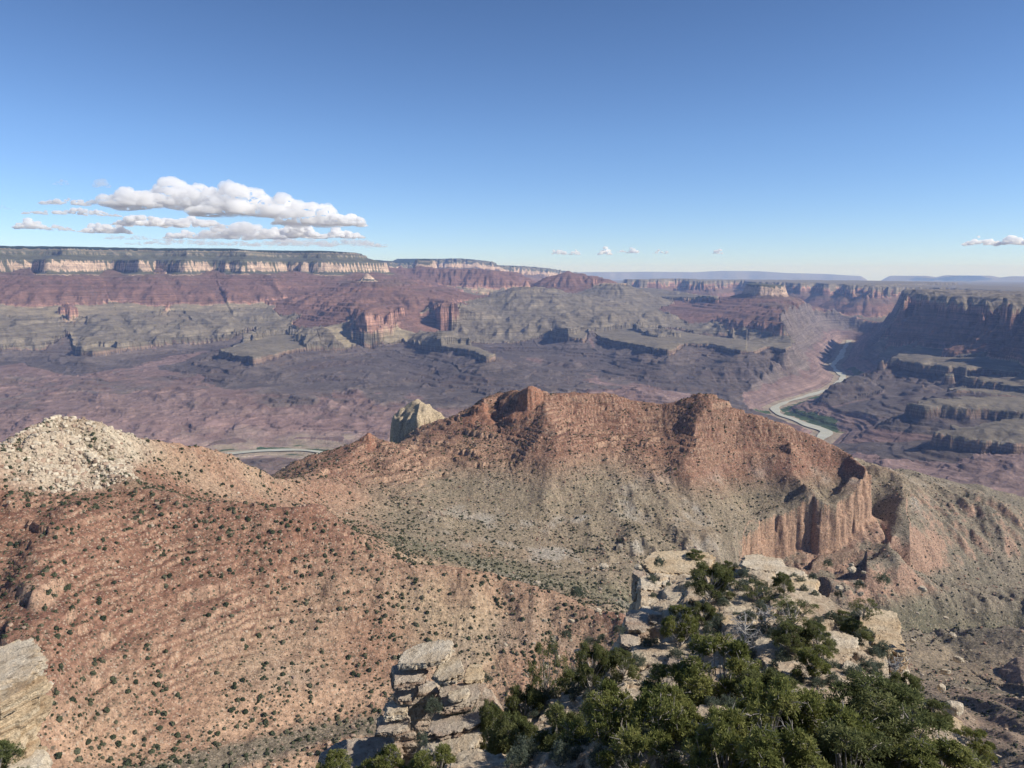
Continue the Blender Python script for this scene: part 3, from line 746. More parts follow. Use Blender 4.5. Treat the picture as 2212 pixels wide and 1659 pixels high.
near_mesa(6, [PDZ(u, D, PD(u, v, D)[2]) for u, v, D in ((1228, 1210, 1490), (1245, 1200, 1500), (1262, 1206, 1500), (1262, 1190, 1530), (1230, 1192, 1530))],
          [(4, 22, REDW), (50, 20, MUAV)], inner=[(40, 12, MUAV)], warp=(0, 0, 3, 4, 5), seed=46, nid=4)
near_mesa(6, [PDZ(u, D, PD(u, v, D)[2]) for u, v, D in ((1318, 1195, 1530), (1335, 1182, 1540), (1350, 1188, 1540), (1352, 1172, 1575), (1322, 1172, 1570))],
          [(4, 30, REDW), (50, 20, MUAV)], inner=[(40, 12, MUAV)], warp=(0, 0, 3, 4, 5), seed=47, nid=4)
# grey towers and walls low on the right
near_mesa(3, [PDZ(u, D, z) for u, D, z in ((2140, 1500, -684), (2155, 1440, -684), (2215, 1400, -684), (2500, 1350, -680), (2500, 1500, -680), (2240, 1560, -684), (2170, 1560, -684))],
          [(6, 60, REDW), (5, 8, REDW), (10, 80, REDW), (60, 30, MUAV)], inner=[(20, 18, REDW), (30, 8, MUAV)], warp=(0, 0, 5, 6, 6), seed=37, nid=7)
near_mesa(3, [PDZ(u, D, z) for u, D, z in ((2170, 2900, -870), (2215, 2800, -860), (2500, 2700, -840), (2500, 3100, -850), (2230, 3100, -870))],
          [(10, 110, REDW), (200, 110, BA)], inner=[(90, 25, MUAV)], warp=(0, 10, 20, 20), seed=38, nid=7)
# pale cliff band under the left hilltop
near_mesa(7, [PDZ(u, D, PD(u, v, D)[2]) for u, v, D in ((28, 972, 1168), (60, 962, 1172), (100, 966, 1178), (140, 972, 1182), (185, 976, 1190), (205, 965, 1205), (150, 935, 1225), (60, 940, 1205))],
          [(2, 10, COCO), (4, 2, COCO), (2, 7, COCO), (40, 16, COCO)], inner=[(30, 12, COCO)], warp=(0, 0, 2, 3, 5), seed=48, nid=8)
# low ledge outcrops on the talus
near_mesa(4, [PD(u, v, D) for u, v, D in ((1925, 1300, 2040), (1960, 1290, 2040), (2000, 1275, 2060), (2040, 1262, 2090), (2065, 1250, 2120), (2050, 1240, 2160), (1990, 1262, 2110), (1930, 1285, 2090))],
          [(4, 22, TAPC), (40, 8, BA)], inner=[(60, 9, BA)], warp=(0, 0, 4, 5, 5), seed=39, nid=7)
near_mesa(4, [PD(u, v, D) for u, v, D in ((1790, 1262, 1830), (1810, 1256, 1840), (1838, 1240, 1860), (1842, 1225, 1900), (1800, 1235, 1900), (1770, 1250, 1860))],
          [(4, 24, TAPC), (40, 8, BA)], inner=[(40, 9, BA)], warp=(0, 0, 4, 5, 5), seed=40, nid=7)
near_mesa(4, [PD(u, v, D) for u, v, D in ((1740, 1222, 1845), (1790, 1212, 1880), (1860, 1190, 1930), (1886, 1180, 1990), (1850, 1170, 1990), (1760, 1200, 1900))],
          [(4, 16, TAPC), (8, 3, BA), (4, 12, TAPC), (60, 18, BA)], inner=[(60, 9, BA)], warp=(0, 0, 4, 5, 5), seed=41, nid=7)

# ---- vertex colours of the near hills (real ground colours by place)
def C(*c): return np.array(c, np.float32)
red = C(.235, .118, .075); tan = C(.33, .23, .15); orange = C(.36, .21, .125); grey = C(.185, .155, .12); olive = C(.17, .15, .10)
white = C(.56, .49, .37); green = C(.09, .095, .055); pinkred = C(.33, .18, .12); darkred = C(.19, .085, .058); greyw = C(.33, .30, .25)
VC = np.zeros((nr, X.shape[1], 4), np.float32)
hx = H[:nr]
def mixc(a, b, t):
    return a * (1 - t[..., None]) + b * t[..., None]
n1 = fbm(xs, ys, 330, 4, 301); n2 = fbm(xs, ys, 110, 4, 311); n3 = fbm(xs, ys, 36, 3, 321)
bandn = perlin(hx / 9 + .3 * n1, xs * 0 + 3.3, 331) * .6 + perlin(hx / 3.7, xs * 0 + 1.3, 332) * .4
u_n = np.degrees(np.arctan2(xs, ys))
# middle ridge: red above, olive-tan below
t_low = smooth(-430, -500, hx + 30 * n1 + 12 * n2 + 60 * smooth(6, 18, u_n))
base = mixc(np.broadcast_to(red * 1.0, hx.shape + (3,)), np.broadcast_to(C(.225, .18, .12), hx.shape + (3,)), t_low)
base = mixc(base, tan, np.clip(.5 * n2 + .45 * n1, 0, .7))
base = mixc(base, orange, smooth(.15, .6, n1) * smooth(-8, -2, -np.abs(u_n + 3)) * .7)
base = mixc(base, darkred, np.clip(bandn - .1, 0, .8) * (1 - t_low) * .9)
base = mixc(base, greyw, smooth(.05, .5, n2 + .4 * n3) * smooth(-470, -540, hx) * smooth(-660, -600, hx) * .75)
# right-hand talus: olive grey
tal = smooth(-560, -640, hx + 20 * n2) * smooth(1500, 1700, ds)
base = mixc(base, C(.185, .158, .112), tal)
base = mixc(base, C(.24, .19, .135), tal * np.clip(n2 + .2, 0, .8))
# cliff of the middle ridge : pinkish red-tan
cl = smooth(.75, 1.3, slope) * smooth(1700, 1760, ds) * smooth(12, 15, u_n) * smooth(-560, -580, hx) * smooth(-730, -700, hx)
base = mixc(base, C(.33, .205, .14), np.clip(cl, 0, 1))
# near hill
nh = smooth(1350, 1200, ds + 0 * u_n) * smooth(9, 4, u_n)
nhc = mixc(np.broadcast_to(C(.285, .155, .095), hx.shape + (3,)), C(.33, .225, .145), np.clip(.5 + .8 * n2, 0, 1))
nhc = mixc(nhc, red * .95, smooth(-430, -350, hx + 30 * n1) * smooth(-6, -14, u_n) * .9)
nhc = mixc(nhc, darkred, np.clip(bandn, 0, .7) * smooth(-420, -380, hx) * .8)
nhc = mixc(nhc, C(.38, .29, .185), smooth(-.1, .5, n1) * smooth(-470, -500, hx) * .3)
nhc = mixc(nhc, C(.39, .285, .175), smooth(6, 2, np.abs(u_n + 5)) * smooth(-400, -420, hx) * np.clip(.5 + n2, 0, .8))
nhc = mixc(nhc, grey * 1.05, smooth(.1, .6, n2 + .5 * n3) * smooth(-430, -480, hx) * .6)
base = mixc(base, nhc, nh)
# orange-tan knoll between the two
kn = smooth(1230, 1300, ds) * smooth(1650, 1550, ds) * smooth(-8, -14, u_n)
base = mixc(base, mixc(np.broadcast_to(C(.35, .24, .155), hx.shape + (3,)), red * 1.2, np.clip(n2 + .3, 0, .7)), kn)
# bedding colours with light painted in: pale lit ledge fronts, dark red undercut shade
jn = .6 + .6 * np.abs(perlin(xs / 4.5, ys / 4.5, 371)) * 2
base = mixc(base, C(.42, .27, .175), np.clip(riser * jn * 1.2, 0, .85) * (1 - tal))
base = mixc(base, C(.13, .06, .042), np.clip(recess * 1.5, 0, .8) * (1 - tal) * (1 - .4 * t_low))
# pale boulder cap
capd = np.hypot(xs - PD(135, 915, 1245)[0], (ys - PD(135, 915, 1245)[1]) * .9)
cap = smooth(150, 95, capd + 25 * n2) * smooth(-300, -275, hx + 6 * n2) 
cap2, _, _, _, _ = poly_dist(xs, ys, L_([(150, 940, 1240), (215, 985, 1215), (270, 1030, 1195), (330, 1068, 1180)]), closed=False)
cap = np.clip(cap + smooth(45, 5, cap2 + 26 * n3) * .35, 0, 1)
base = mixc(base, C(.43, .355, .255), cap * np.clip(.75 + n3, .3, 1))
# pale yellowish knobs and streaks
base = mixc(base, C(.42, .34, .2), smooth(.42, .7, fbm(xs, ys, 210, 4, 341)) * .6 * (1 - tal))
# wash: greenish grey
vd, _, _, _, _ = poly_dist(xs, ys, L_(LINES[8]), closed=False)
base = mixc(base, green * 1.25, smooth(75, 10, vd + 22 * n2) * .55 * (1 - nh * .5))
vd2, _, _, _, _ = poly_dist(xs, ys, L_(LINES[2]), closed=False)
base = mixc(base, C(.15, .14, .10), smooth(24, 12, vd2 + 8 * n2) * .75)
base = mixc(base, C(.42, .265, .165), smooth(22, 30, vd2 + 5 * n3) * smooth(85, 50, vd2) * smooth(.0, .3, n2 + .25) * .8 * nh)
rs = smooth(1450, 1350, ds + 40 * n2) * smooth(20, 24, u_n)
base = mixc(base, mixc(np.broadcast_to(C(.165, .15, .10), hx.shape + (3,)), C(.22, .155, .11), np.clip(n2 + .7 * smooth(-760, -640, hx), 0, 1)), rs)
fine = 1 + .30 * fbm(xs, ys, 7, 3, 351) + .15 * n3
lum_ = base.mean(-1, keepdims=True)
base = lum_ + (base - lum_) * .95            # weathered, dusty ground
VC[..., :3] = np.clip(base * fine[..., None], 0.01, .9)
VC[..., 3] = nearw
cx = CX[:nr]
for code, c in ((7, C(.42, .34, .25)), (1, C(.40, .32, .215)), (2, C(.275, .135, .085)), (3, C(.27, .20, .15)), (4, C(.25, .17, .12)), (5, C(.36, .225, .15)), (6, C(.28, .235, .18))):
    mm = cx == code
    VC[mm, :3] = c * (1 + .2 * n3[mm][:, None] + .12 * np.clip(bandn[mm][:, None], -1, 1))
    VC[mm, 3] = 1
# green strip beside the river
# ------------------------------------------------------------------ terrain material
def N(nt, t, loc=None, **kw):
    n = nt.nodes.new(t)
    for k, v in kw.items():
        setattr(n, k, v)
    return n

def new_mat(name):
    m = bpy.data.materials.new(name); m.use_nodes = True
    nt = m.node_tree
    for n in list(nt.nodes): nt.nodes.remove(n)
    out = N(nt, "ShaderNodeOutputMaterial"); b = N(nt, "ShaderNodeBsdfPrincipled")
    b.inputs["Roughness"].default_value = .9
    b.inputs["Specular IOR Level"].default_value = .15
    nt.links.new(b.outputs[0], out.inputs[0])
    return m, nt, b

def mathn(nt, op, a, b=None, c=None, clamp=False):
    n = N(nt, "ShaderNodeMath", operation=op); n.use_clamp = clamp
    for i, v in enumerate((a, b, c)):
        if v is None: continue
        if isinstance(v, (int, float)): n.inputs[i].default_value = v
        else: nt.links.new(v, n.inputs[i])
    return n.outputs[0]

def mapr(nt, v, a, b, c=0.0, d=1.0):
    n = N(nt, "ShaderNodeMapRange"); n.inputs[1].default_value = a; n.inputs[2].default_value = b
    n.inputs[3].default_value = c; n.inputs[4].default_value = d
    nt.links.new(v, n.inputs[0]); return n.outputs[0]

def mixrgb(nt, f, a, b, mode='MIX'):
    n = N(nt, "ShaderNodeMix", data_type='RGBA', blend_type=mode)
    if isinstance(f, (int, float)): n.inputs[0].default_value = f
    else: nt.links.new(f, n.inputs[0])
    for i, v in ((6, a), (7, b)):
        if isinstance(v, tuple): n.inputs[i].default_value = (*v, 1) if len(v) == 3 else v
        else: nt.links.new(v, n.inputs[i])
    return n.outputs[2]

def noise(nt, vec, scale, detail=4.0, rough=.5, dist=0.0, col_=False):
    n = N(nt, "ShaderNodeTexNoise"); n.inputs["Scale"].default_value = scale
    n.inputs["Detail"].default_value = detail; n.inputs["Roughness"].default_value = rough
    n.inputs["Distortion"].default_value = dist
    nt.links.new(vec, n.inputs["Vector"]); return n.outputs[1 if col_ else 0]

def vscale(nt, vec, sx, sy, sz):
    n = N(nt, "ShaderNodeMapping"); n.inputs["Scale"].default_value = (sx, sy, sz)
    nt.links.new(vec, n.inputs[0]); return n.outputs[0]

RAMP = [(0.0, (.018, .030, .016)), (.035, (.02, .032, .018)), (.05, (.27, .21, .15)), (.09, (.10, .10, .07)), (.13, (.09, .085, .055)), (.145, (.43, .32, .24)), (.18, (.40, .285, .21)),
        (.20, (.40, .27, .19)), (.22, (.13, .095, .07)), (.27, (.165, .09, .07)), (.34, (.175, .098, .076)), (.42, (.19, .105, .083)), (.44, (.32, .175, .13)), (.50, (.30, .18, .138)), (.52, (.33, .235, .165)), (.55, (.27, .225, .15)),
        (.57, (.17, .14, .104)), (.62, (.160, .136, .102)), (.665, (.165, .14, .104)), (.68, (.19, .13, .095)), (.72, (.14, .10, .08)), (.735, (.085, .070, .066)), (.757, (.092, .075, .070)), (.79, (.145, .118, .105)), (.82, (.17, .11, .098)),
        (.88, (.20, .14, .125)), (.93, (.235, .155, .14)), (.955, (.26, .19, .165)), (.97, (.30, .24, .18)), (.982, (.27, .22, .16)), (.99, (.07, .095, .045)), (1.0, (.05, .08, .035))]

def terrain_mat():
    m, nt, b = new_mat("rock_strata")
    tc = N(nt, "ShaderNodeTexCoord"); obj = tc.outputs["Object"]
    geo = N(nt, "ShaderNodeNewGeometry")
    sa = N(nt, "ShaderNodeAttribute", attribute_name="strata")
    va = N(nt, "ShaderNodeAttribute", attribute_name="ground")
    # strata value with a little mottling
    n1 = noise(nt, obj, 1 / 420., 6, .6)
    n2 = noise(nt, obj, 1 / 70., 5, .6)
    s = mathn(nt, 'ADD', sa.outputs["Fac"], mathn(nt, 'MULTIPLY', mathn(nt, 'SUBTRACT', n1, .5), .03))
    s = mathn(nt, 'ADD', s, mathn(nt, 'MULTIPLY', mathn(nt, 'SUBTRACT', n2, .5), .02))
    cr = N(nt, "ShaderNodeValToRGB"); nt.links.new(s, cr.inputs[0])
    el = cr.color_ramp.elements
    while len(el) > 1: el.remove(el[0])
    el[0].position = RAMP[0][0]; el[0].color = (*RAMP[0][1], 1)
    for p, c in RAMP[1:]:
        e = el.new(p); e.color = (*c, 1)
    # thin beds: noise stretched along the layers
    beds = noise(nt, vscale(nt, obj, 1 / 1500., 1 / 1500., 1 / 16.), 1.0, 4, .65)
    beds2 = noise(nt, vscale(nt, obj, 1 / 900., 1 / 900., 1 / 60.), 1.0, 3, .5)
    sep = N(nt, "ShaderNodeSeparateXYZ"); nt.links.new(geo.outputs["True Normal"], sep.inputs[0])
    tiltf = mapr(nt, sep.outputs[2], .985, .86, .12, 1.0)
    bf = mathn(nt, 'ADD', mapr(nt, beds, .33, .67, -.45, .5), mapr(nt, beds2, .3, .7, -.18, .18))
    bf = mathn(nt, 'MULTIPLY_ADD', bf, tiltf, 1.0)
    # upright streaks on steep faces
    steep = mapr(nt, sep.outputs[2], .75, .35)
    streak = noise(nt, vscale(nt, obj, 1 / 45., 1 / 45., 1 / 600.), 1.0, 5, .65)
    stf = mathn(nt, 'MULTIPLY_ADD', mapr(nt, streak, .3, .7, -.32, .28), steep, 1.0)
    f = mathn(nt, 'MULTIPLY', bf, stf)
    mot = noise(nt, obj, 1 / 180., 8, .65)
    f = mathn(nt, 'MULTIPLY', f, mapr(nt, mot, .3, .7, .70, 1.30))
    fc = N(nt, "ShaderNodeCombineColor"); [nt.links.new(f, fc.inputs[i]) for i in range(3)]
    farc = mixrgb(nt, 1.0, cr.outputs[0], fc.outputs[0], 'MULTIPLY')
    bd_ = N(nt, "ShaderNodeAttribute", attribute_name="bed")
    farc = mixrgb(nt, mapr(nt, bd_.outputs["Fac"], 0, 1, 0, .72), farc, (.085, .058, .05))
    # brush and trees as dark specks on gentle far ground above the red beds
    veg = noise(nt, obj, 1 / 26., 3, .6)
    vegm = mathn(nt, 'MULTIPLY', mapr(nt, veg, .54, .66), mapr(nt, s, .66, .2, .10, .75))
    farc = mixrgb(nt, vegm, farc, (.035, .045, .028))
    # near ground
    g1 = noise(nt, obj, 1 / 5., 6, .7)
    g2 = noise(nt, obj, 1 / 1.6, 4, .7)
    g = mathn(nt, 'MULTIPLY', mapr(nt, g1, .3, .7, .52, 1.48), mapr(nt, g2, .3, .7, .72, 1.3))
    gc = N(nt, "ShaderNodeCombineColor"); [nt.links.new(g, gc.inputs[i]) for i in range(3)]
    nearc = mixrgb(nt, 1.0, va.outputs["Color"], gc.outputs[0], 'MULTIPLY')
    # stones (pale) and low brush (grey green)
    vo = N(nt, "ShaderNodeTexVoronoi"); vo.inputs["Scale"].default_value = 1 / 4.2; nt.links.new(obj, vo.inputs["Vector"])
    rnd = N(nt, "ShaderNodeSeparateColor"); nt.links.new(vo.outputs["Color"], rnd.inputs[0])
    st = mathn(nt, 'MULTIPLY', mapr(nt, vo.outputs["Distance"], .36, .26), mathn(nt, 'GREATER_THAN', rnd.outputs[0], .72))
    nearc = mixrgb(nt, mathn(nt, 'MULTIPLY', st, .55), nearc, (.46, .36, .26))
    st2 = mathn(nt, 'MULTIPLY', mapr(nt, vo.outputs["Distance"], .42, .30), mathn(nt, 'LESS_THAN', rnd.outputs[0], .20))
    nearc = mixrgb(nt, mathn(nt, 'MULTIPLY', st2, .75), nearc, (.07, .075, .05))
    vo2 = N(nt, "ShaderNodeTexVoronoi"); vo2.inputs["Scale"].default_value = 1 / 2.3; nt.links.new(obj, vo2.inputs["Vector"])
    rn2 = N(nt, "ShaderNodeSeparateColor"); nt.links.new(vo2.outputs["Color"], rn2.inputs[0])
    s3 = mathn(nt, 'MULTIPLY', mapr(nt, vo2.outputs["Distance"], .45, .3), mathn(nt, 'GREATER_THAN', rn2.outputs[0], .80))
    nearc = mixrgb(nt, mathn(nt, 'MULTIPLY', s3, .6), nearc, (.47, .37, .27))
    s4 = mathn(nt, 'MULTIPLY', mapr(nt, vo2.outputs["Distance"], .5, .35), mathn(nt, 'LESS_THAN', rn2.outputs[0], .22))
    nearc = mixrgb(nt, mathn(nt, 'MULTIPLY', s4, .7), nearc, (.085, .075, .05))
    cc = mixrgb(nt, va.outputs["Alpha"], farc, nearc)
    nt.links.new(cc, b.inputs["Base Color"])
    # relief finer than the mesh
    bn = noise(nt, obj, 1 / 90., 9, .62)
    bn2 = noise(nt, vscale(nt, obj, 1 / 30., 1 / 30., 1 / 220.), 1.0, 4, .6)
    hfar = mathn(nt, 'ADD', mathn(nt, 'MULTIPLY', bn, 38.), mathn(nt, 'MULTIPLY', mathn(nt, 'MULTIPLY', bn2, 22.), steep))
    bnn = noise(nt, obj, 1 / 14., 7, .68)
    hnear = mathn(nt, 'MULTIPLY', bnn, 7.5)
    hm = N(nt, "ShaderNodeMix", data_type='FLOAT')
    nt.links.new(va.outputs["Alpha"], hm.inputs[0]); nt.links.new(hfar, hm.inputs[2]); nt.links.new(hnear, hm.inputs[3])
    bp = N(nt, "ShaderNodeBump"); bp.inputs["Strength"].default_value = .8; bp.inputs["Distance"].default_value = 1.0
    nt.links.new(hm.outputs[0], bp.inputs["Height"]); nt.links.new(bp.outputs[0], b.inputs["Normal"])
    return m
MT = terrain_mat()

# ------------------------------------------------------------------ build the terrain meshes, one per landform
def build_terrain():
    nrw, nc = X.shape
    V = np.stack([X, Y, H], -1).reshape(-1, 3)
    idx = np.arange(nrw * nc, dtype=np.int64).reshape(nrw, nc)
    F = np.stack([idx[:-1, :-1], idx[:-1, 1:], idx[1:, 1:], idx[1:, :-1]], -1).reshape(-1, 4)
    fid = ID[:-1, :-1].reshape(-1)
    vc = np.zeros((nrw * nc, 4), np.float32); vc[:nr * nc] = VC.reshape(-1, 4)
    sv = S.reshape(-1)
    for k in np.unique(fid):
        f = F[fid == k]
        used = np.zeros(nrw * nc, bool); used[f.ravel()] = True
        remap = np.cumsum(used) - 1
        me = mesh_from(names[int(k)], V[used], remap[f], True)
        a = me.attributes.new("strata", 'FLOAT', 'POINT'); a.data.foreach_set("value", sv[used].astype(np.float32))
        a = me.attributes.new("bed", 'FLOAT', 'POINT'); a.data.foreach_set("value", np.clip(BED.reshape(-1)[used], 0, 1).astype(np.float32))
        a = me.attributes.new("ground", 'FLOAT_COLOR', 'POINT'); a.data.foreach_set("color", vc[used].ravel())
        o = link(names[int(k)], me, MT)
        tag(o, kind="structure")
build_terrain()
nr_keep = nr

# ------------------------------------------------------------------ river
def ribbon(name, pts, width, z, mat):
    P = np.array(pts)[:, :2]
    # densify
    Q = [P[0]]
    for a, b_ in zip(P[:-1], P[1:]):
        n = max(2, int(np.hypot(*(b_ - a)) / 40))
        for i in range(1, n + 1): Q.append(a + (b_ - a) * i / n)
    Q = np.array(Q)
    for _ in range(6): Q[1:-1] = .25 * Q[:-2] + .5 * Q[1:-1] + .25 * Q[2:]
    T = np.gradient(Q, axis=0); T /= np.hypot(T[:, 0], T[:, 1])[:, None] + 1e-9
    Nn = np.stack([-T[:, 1], T[:, 0]], -1)
    k = np.arange(len(Q))
    wv = width * (1 + .22 * np.sin(k * .23) + .22 * np.sin(k * .071 + 2) + .15 * np.sin(k * .61))
    A = Q + Nn * wv[:, None]; B = Q - Nn * wv[:, None]
    V = np.zeros((2 * len(Q), 3)); V[0::2, :2] = A; V[1::2, :2] = B; V[:, 2] = z
    i = np.arange(len(Q) - 1) * 2
    F = np.stack([i, i + 1, i + 3, i + 2], -1)
    return link(name, mesh_from(name, V, F), mat)
mw, nt, b = new_mat("river_water")
tc = N(nt, "ShaderNodeTexCoord")
wn = noise(nt, tc.outputs["Object"], 1 / 120., 4, .6)
nt.links.new(mixrgb(nt, mapr(nt, wn, .35, .65), (.38, .37, .29), (.47, .455, .37)), b.inputs["Base Color"])
b.inputs["Roughness"].default_value = .5; b.inputs["Specular IOR Level"].default_value = .25
tag(ribbon("river", riv, 42, ZR + 2, mw), kind="structure")
# ------------------------------------------------------------------ foreground: rocky promontory below the viewpoint
def perlin3(x, y, z, seed=0):
    x0 = np.floor(x); y0 = np.floor(y); z0 = np.floor(z)
    f = [(a - b).astype(np.float32) for a, b in ((x, x0), (y, y0), (z, z0))]
    i = [a.astype(np.int64) for a in (x0, y0, z0)]
    w = [t * t * t * (t * (t * 6 - 15) + 10) for t in f]
    out = 0
    for a in (0, 1):
        for b in (0, 1):
            for c in (0, 1):
                h_ = hash2(i[0] + a, i[1] + b, seed * 7 + 1) + (i[2] + c) * 2654435761
                h_ = (h_ ^ (h_ >> 15)) * 2246822519 & 0xffffffff
                h_ = h_ ^ (h_ >> 13)
                g0 = ((h_ & 255) / 127.5 - 1); g1 = (((h_ >> 8) & 255) / 127.5 - 1); g2 = (((h_ >> 16) & 255) / 127.5 - 1)
                v = g0 * (f[0] - a) + g1 * (f[1] - b) + g2 * (f[2] - c)
                out = out + v * (w[0] if a else 1 - w[0]) * (w[1] if b else 1 - w[1]) * (w[2] if c else 1 - w[2])
    return out

def fbm3(P, lam, octv, seed=0, gain=.5):
    out = 0; amp = 1.; tot = 0
    for o in range(octv):
        out = out + amp * perlin3(P[:, 0] / lam + 3.1 * o, P[:, 1] / lam, P[:, 2] / lam - 1.7 * o, seed + o)
        tot += amp; amp *= gain; lam *= .5
    return out / tot

def rock_mat(name, c1, c2, c3, dark=(.10, .07, .05), bedz=.35, sc=1.0):
    m, nt, b = new_mat(name)
    tc = N(nt, "ShaderNodeTexCoord"); obj = tc.outputs["Object"]
    n1 = noise(nt, obj, .55 * sc, 6, .62); n2 = noise(nt, obj, 2.6 * sc, 8, .7); n3 = noise(nt, obj, 14. * sc, 6, .7)
    bd = noise(nt, vscale(nt, obj, .25, .25, 1 / bedz), 1.0, 6, .7)
    c = mixrgb(nt, mapr(nt, n1, .38, .62), c1, c2)
    c = mixrgb(nt, mapr(nt, bd, .45, .62), c, c3)
    c = mixrgb(nt, mathn(nt, 'MULTIPLY', mapr(nt, n2, .56, .70), .75), c, dark)
    sm_ = noise(nt, vscale(nt, obj, .22, .22, 3.6), 1.0, 5, .6)
    c = mixrgb(nt, mathn(nt, 'MULTIPLY', mapr(nt, sm_, .60, .64), .55), c, dark)
    f = mathn(nt, 'MULTIPLY', mapr(nt, n3, .3, .7, .72, 1.25), mapr(nt, n2, .3, .6, 1.12, .85))
    fc = N(nt, "ShaderNodeCombineColor"); [nt.links.new(f, fc.inputs[i]) for i in range(3)]
    nt.links.new(mixrgb(nt, 1.0, c, fc.outputs[0], 'MULTIPLY'), b.inputs["Base Color"])
    hh = mathn(nt, 'ADD', mathn(nt, 'MULTIPLY', n2, .30), mathn(nt, 'ADD', mathn(nt, 'MULTIPLY', n3, .07), mathn(nt, 'MULTIPLY', bd, .25)))
    bp = N(nt, "ShaderNodeBump"); bp.inputs["Strength"].default_value = .9; bp.inputs["Distance"].default_value = 1.0
    nt.links.new(hh, bp.inputs["Height"]); nt.links.new(bp.outputs[0], b.inputs["Normal"])
    return m
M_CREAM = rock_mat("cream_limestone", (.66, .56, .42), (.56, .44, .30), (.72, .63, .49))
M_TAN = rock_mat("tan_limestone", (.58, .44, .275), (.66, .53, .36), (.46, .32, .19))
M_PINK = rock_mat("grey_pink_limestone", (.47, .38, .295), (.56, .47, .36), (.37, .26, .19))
M_GROUND = rock_mat("pale_rubble", (.55, .44, .31), (.45, .33, .22), (.62, .52, .38), dark=(.16, .11, .08), bedz=.9, sc=1.3)

def cube_sphere(n):
    g = np.linspace(-1, 1, n + 1)
    A, B = np.meshgrid(g, g, indexing='ij')
    key = {}; V = []; F = []
    allp = []
    o = np.ones_like(A)
    for ax, sg in ((0, 1), (0, -1), (1, 1), (1, -1), (2, 1), (2, -1)):
        p = [None] * 3
        p[ax] = o * sg; p[(ax + 1) % 3] = A * sg; p[(ax + 2) % 3] = B
        allp.append(np.stack(p, -1).reshape(-1, 3))
    P = np.concatenate(allp)
    Q = np.round(P * 1e5).astype(np.int64)
    _, first, inv = np.unique(Q, axis=0, return_index=True, return_inverse=True)
    inv = inv.ravel()
    k = np.arange((n + 1) ** 2).reshape(n + 1, n + 1)
    for f in range(6):
        kk = k + f * (n + 1) ** 2
        F.append(np.stack([kk[:-1, :-1], kk[1:, :-1], kk[1:, 1:], kk[:-1, 1:]], -1).reshape(-1, 4))
    return P[first], inv[np.concatenate(F)]
CS = {n: cube_sphere(n) for n in (3, 4, 12, 56, 96)}

def make_rock(size, seed, n=56, layers=4, blocky=5.0, rough=.10, tilt=(0, 0), cracks=.10, flat=True):
    """bedded block: rounded box, beds of different reach, upright cracks, crumbling edges"""
    rng = np.random.default_rng(seed)
    P, F = CS[n]
    L = (np.abs(P) ** blocky).sum(1) ** (1 / blocky)
    U = P / L[:, None]
    S3 = np.array(size) / 2
    W = U * S3
    off = rng.random(3) * 50
    # uneven plan outline
    q = W + off
    big = fbm3(q, max(size) * .45, 4, seed)
    W = W * (1 + .30 * big[:, None] * np.array([1, 1, .45]))
    # beds
    hz = (W[:, 2] / size[2] + .5) * layers + .35 * fbm3(q, max(size) * .5, 2, seed + 5)
    li = np.floor(hz).astype(int) + 3
    reach = rng.uniform(-.16, .10, 40)[np.clip(li, 0, 39)]
    fz_ = hz - np.floor(hz)
    notch = np.exp(-((np.minimum(fz_, 1 - fz_)) / .09) ** 2) * .11
    side = 1 - np.clip(np.abs(U[:, 2]) - .75, 0, .25) * 4 * .8
    rad = (reach - notch) * side
    W[:, :2] *= (1 + rad)[:, None]
    # cracks and knobs
    q = W + off
    c1 = 1 - np.abs(fbm3(q * np.array([1, 1, .35]), min(size[:2]) * .5, 3, seed + 9)) * 3.2
    W[:, :2] *= (1 - cracks * np.clip(c1, 0, 1) ** 2 * side)[:, None]
    d = fbm3(q, min(size) * .30, 5, seed + 20, .6)
    nd = U / np.linalg.norm(U, axis=1)[:, None]
    W = W + nd * (d * rough * min(size) * 1.6)[:, None]
    # angular breaks: a few flat fracture faces, and jointed chunks set in or out
    mh = np.abs(W).max(0)
    for _ in range(9):
        nrm = rng.normal(0, 1, 3) * np.array([1, 1, .35]); nrm /= np.linalg.norm(nrm)
        dd = W @ nrm; lim = dd.max() * rng.uniform(.72, .95)
        ov = np.clip(dd - lim, 0, None); W = W - nrm * (ov * .92)[:, None]
    cell = max(min(size) * rng.uniform(.26, .36), .25)
    q = W + off
    a_ = rng.uniform(0, 1.5); qa = q[:, 0] * math.cos(a_) + q[:, 1] * math.sin(a_); qb = -q[:, 0] * math.sin(a_) + q[:, 1] * math.cos(a_)
    wob = .35 * cell * fbm3(q, cell * 1.5, 2, seed + 40)
    ca = np.floor((qa + wob) / cell); cb = np.floor((qb - wob) / cell); cz = np.floor((q[:, 2] + wob * .6) / (cell * .62))
    hv = (hash2(ca + 37 * cz, cb - 17 * cz, seed + 3) & 1023) / 1023.0 - .5
    W[:, :2] *= (1 + (hv * .13 * side))[:, None]
    W = W + nd * (.035 * min(size) * fbm3(W + off, min(size) * .10, 3, seed + 50, .6))[:, None]
    if flat:
        W[:, 2] = np.where(W[:, 2] > 0, np.minimum(W[:, 2], size[2] * .5 * (.92 + .10 * fbm3(q, size[0] * .3, 4, seed + 30))), W[:, 2])
    W = W - (W.max(0) + W.min(0)) / 2
    W = W * (np.array(size) / (W.max(0) - W.min(0)))
    tx, ty = math.radians(tilt[0]), math.radians(tilt[1])
    W[:, 2] += W[:, 0] * math.tan(ty) + W[:, 1] * math.tan(tx)
    return mesh_from("rock", W, F, False)

def fp_place(u, v, D):
    x, y, z = PD(u, v, D)
    slant = math.sqrt(x * x + y * y + z * z)
    return x, y, z, slant / FP

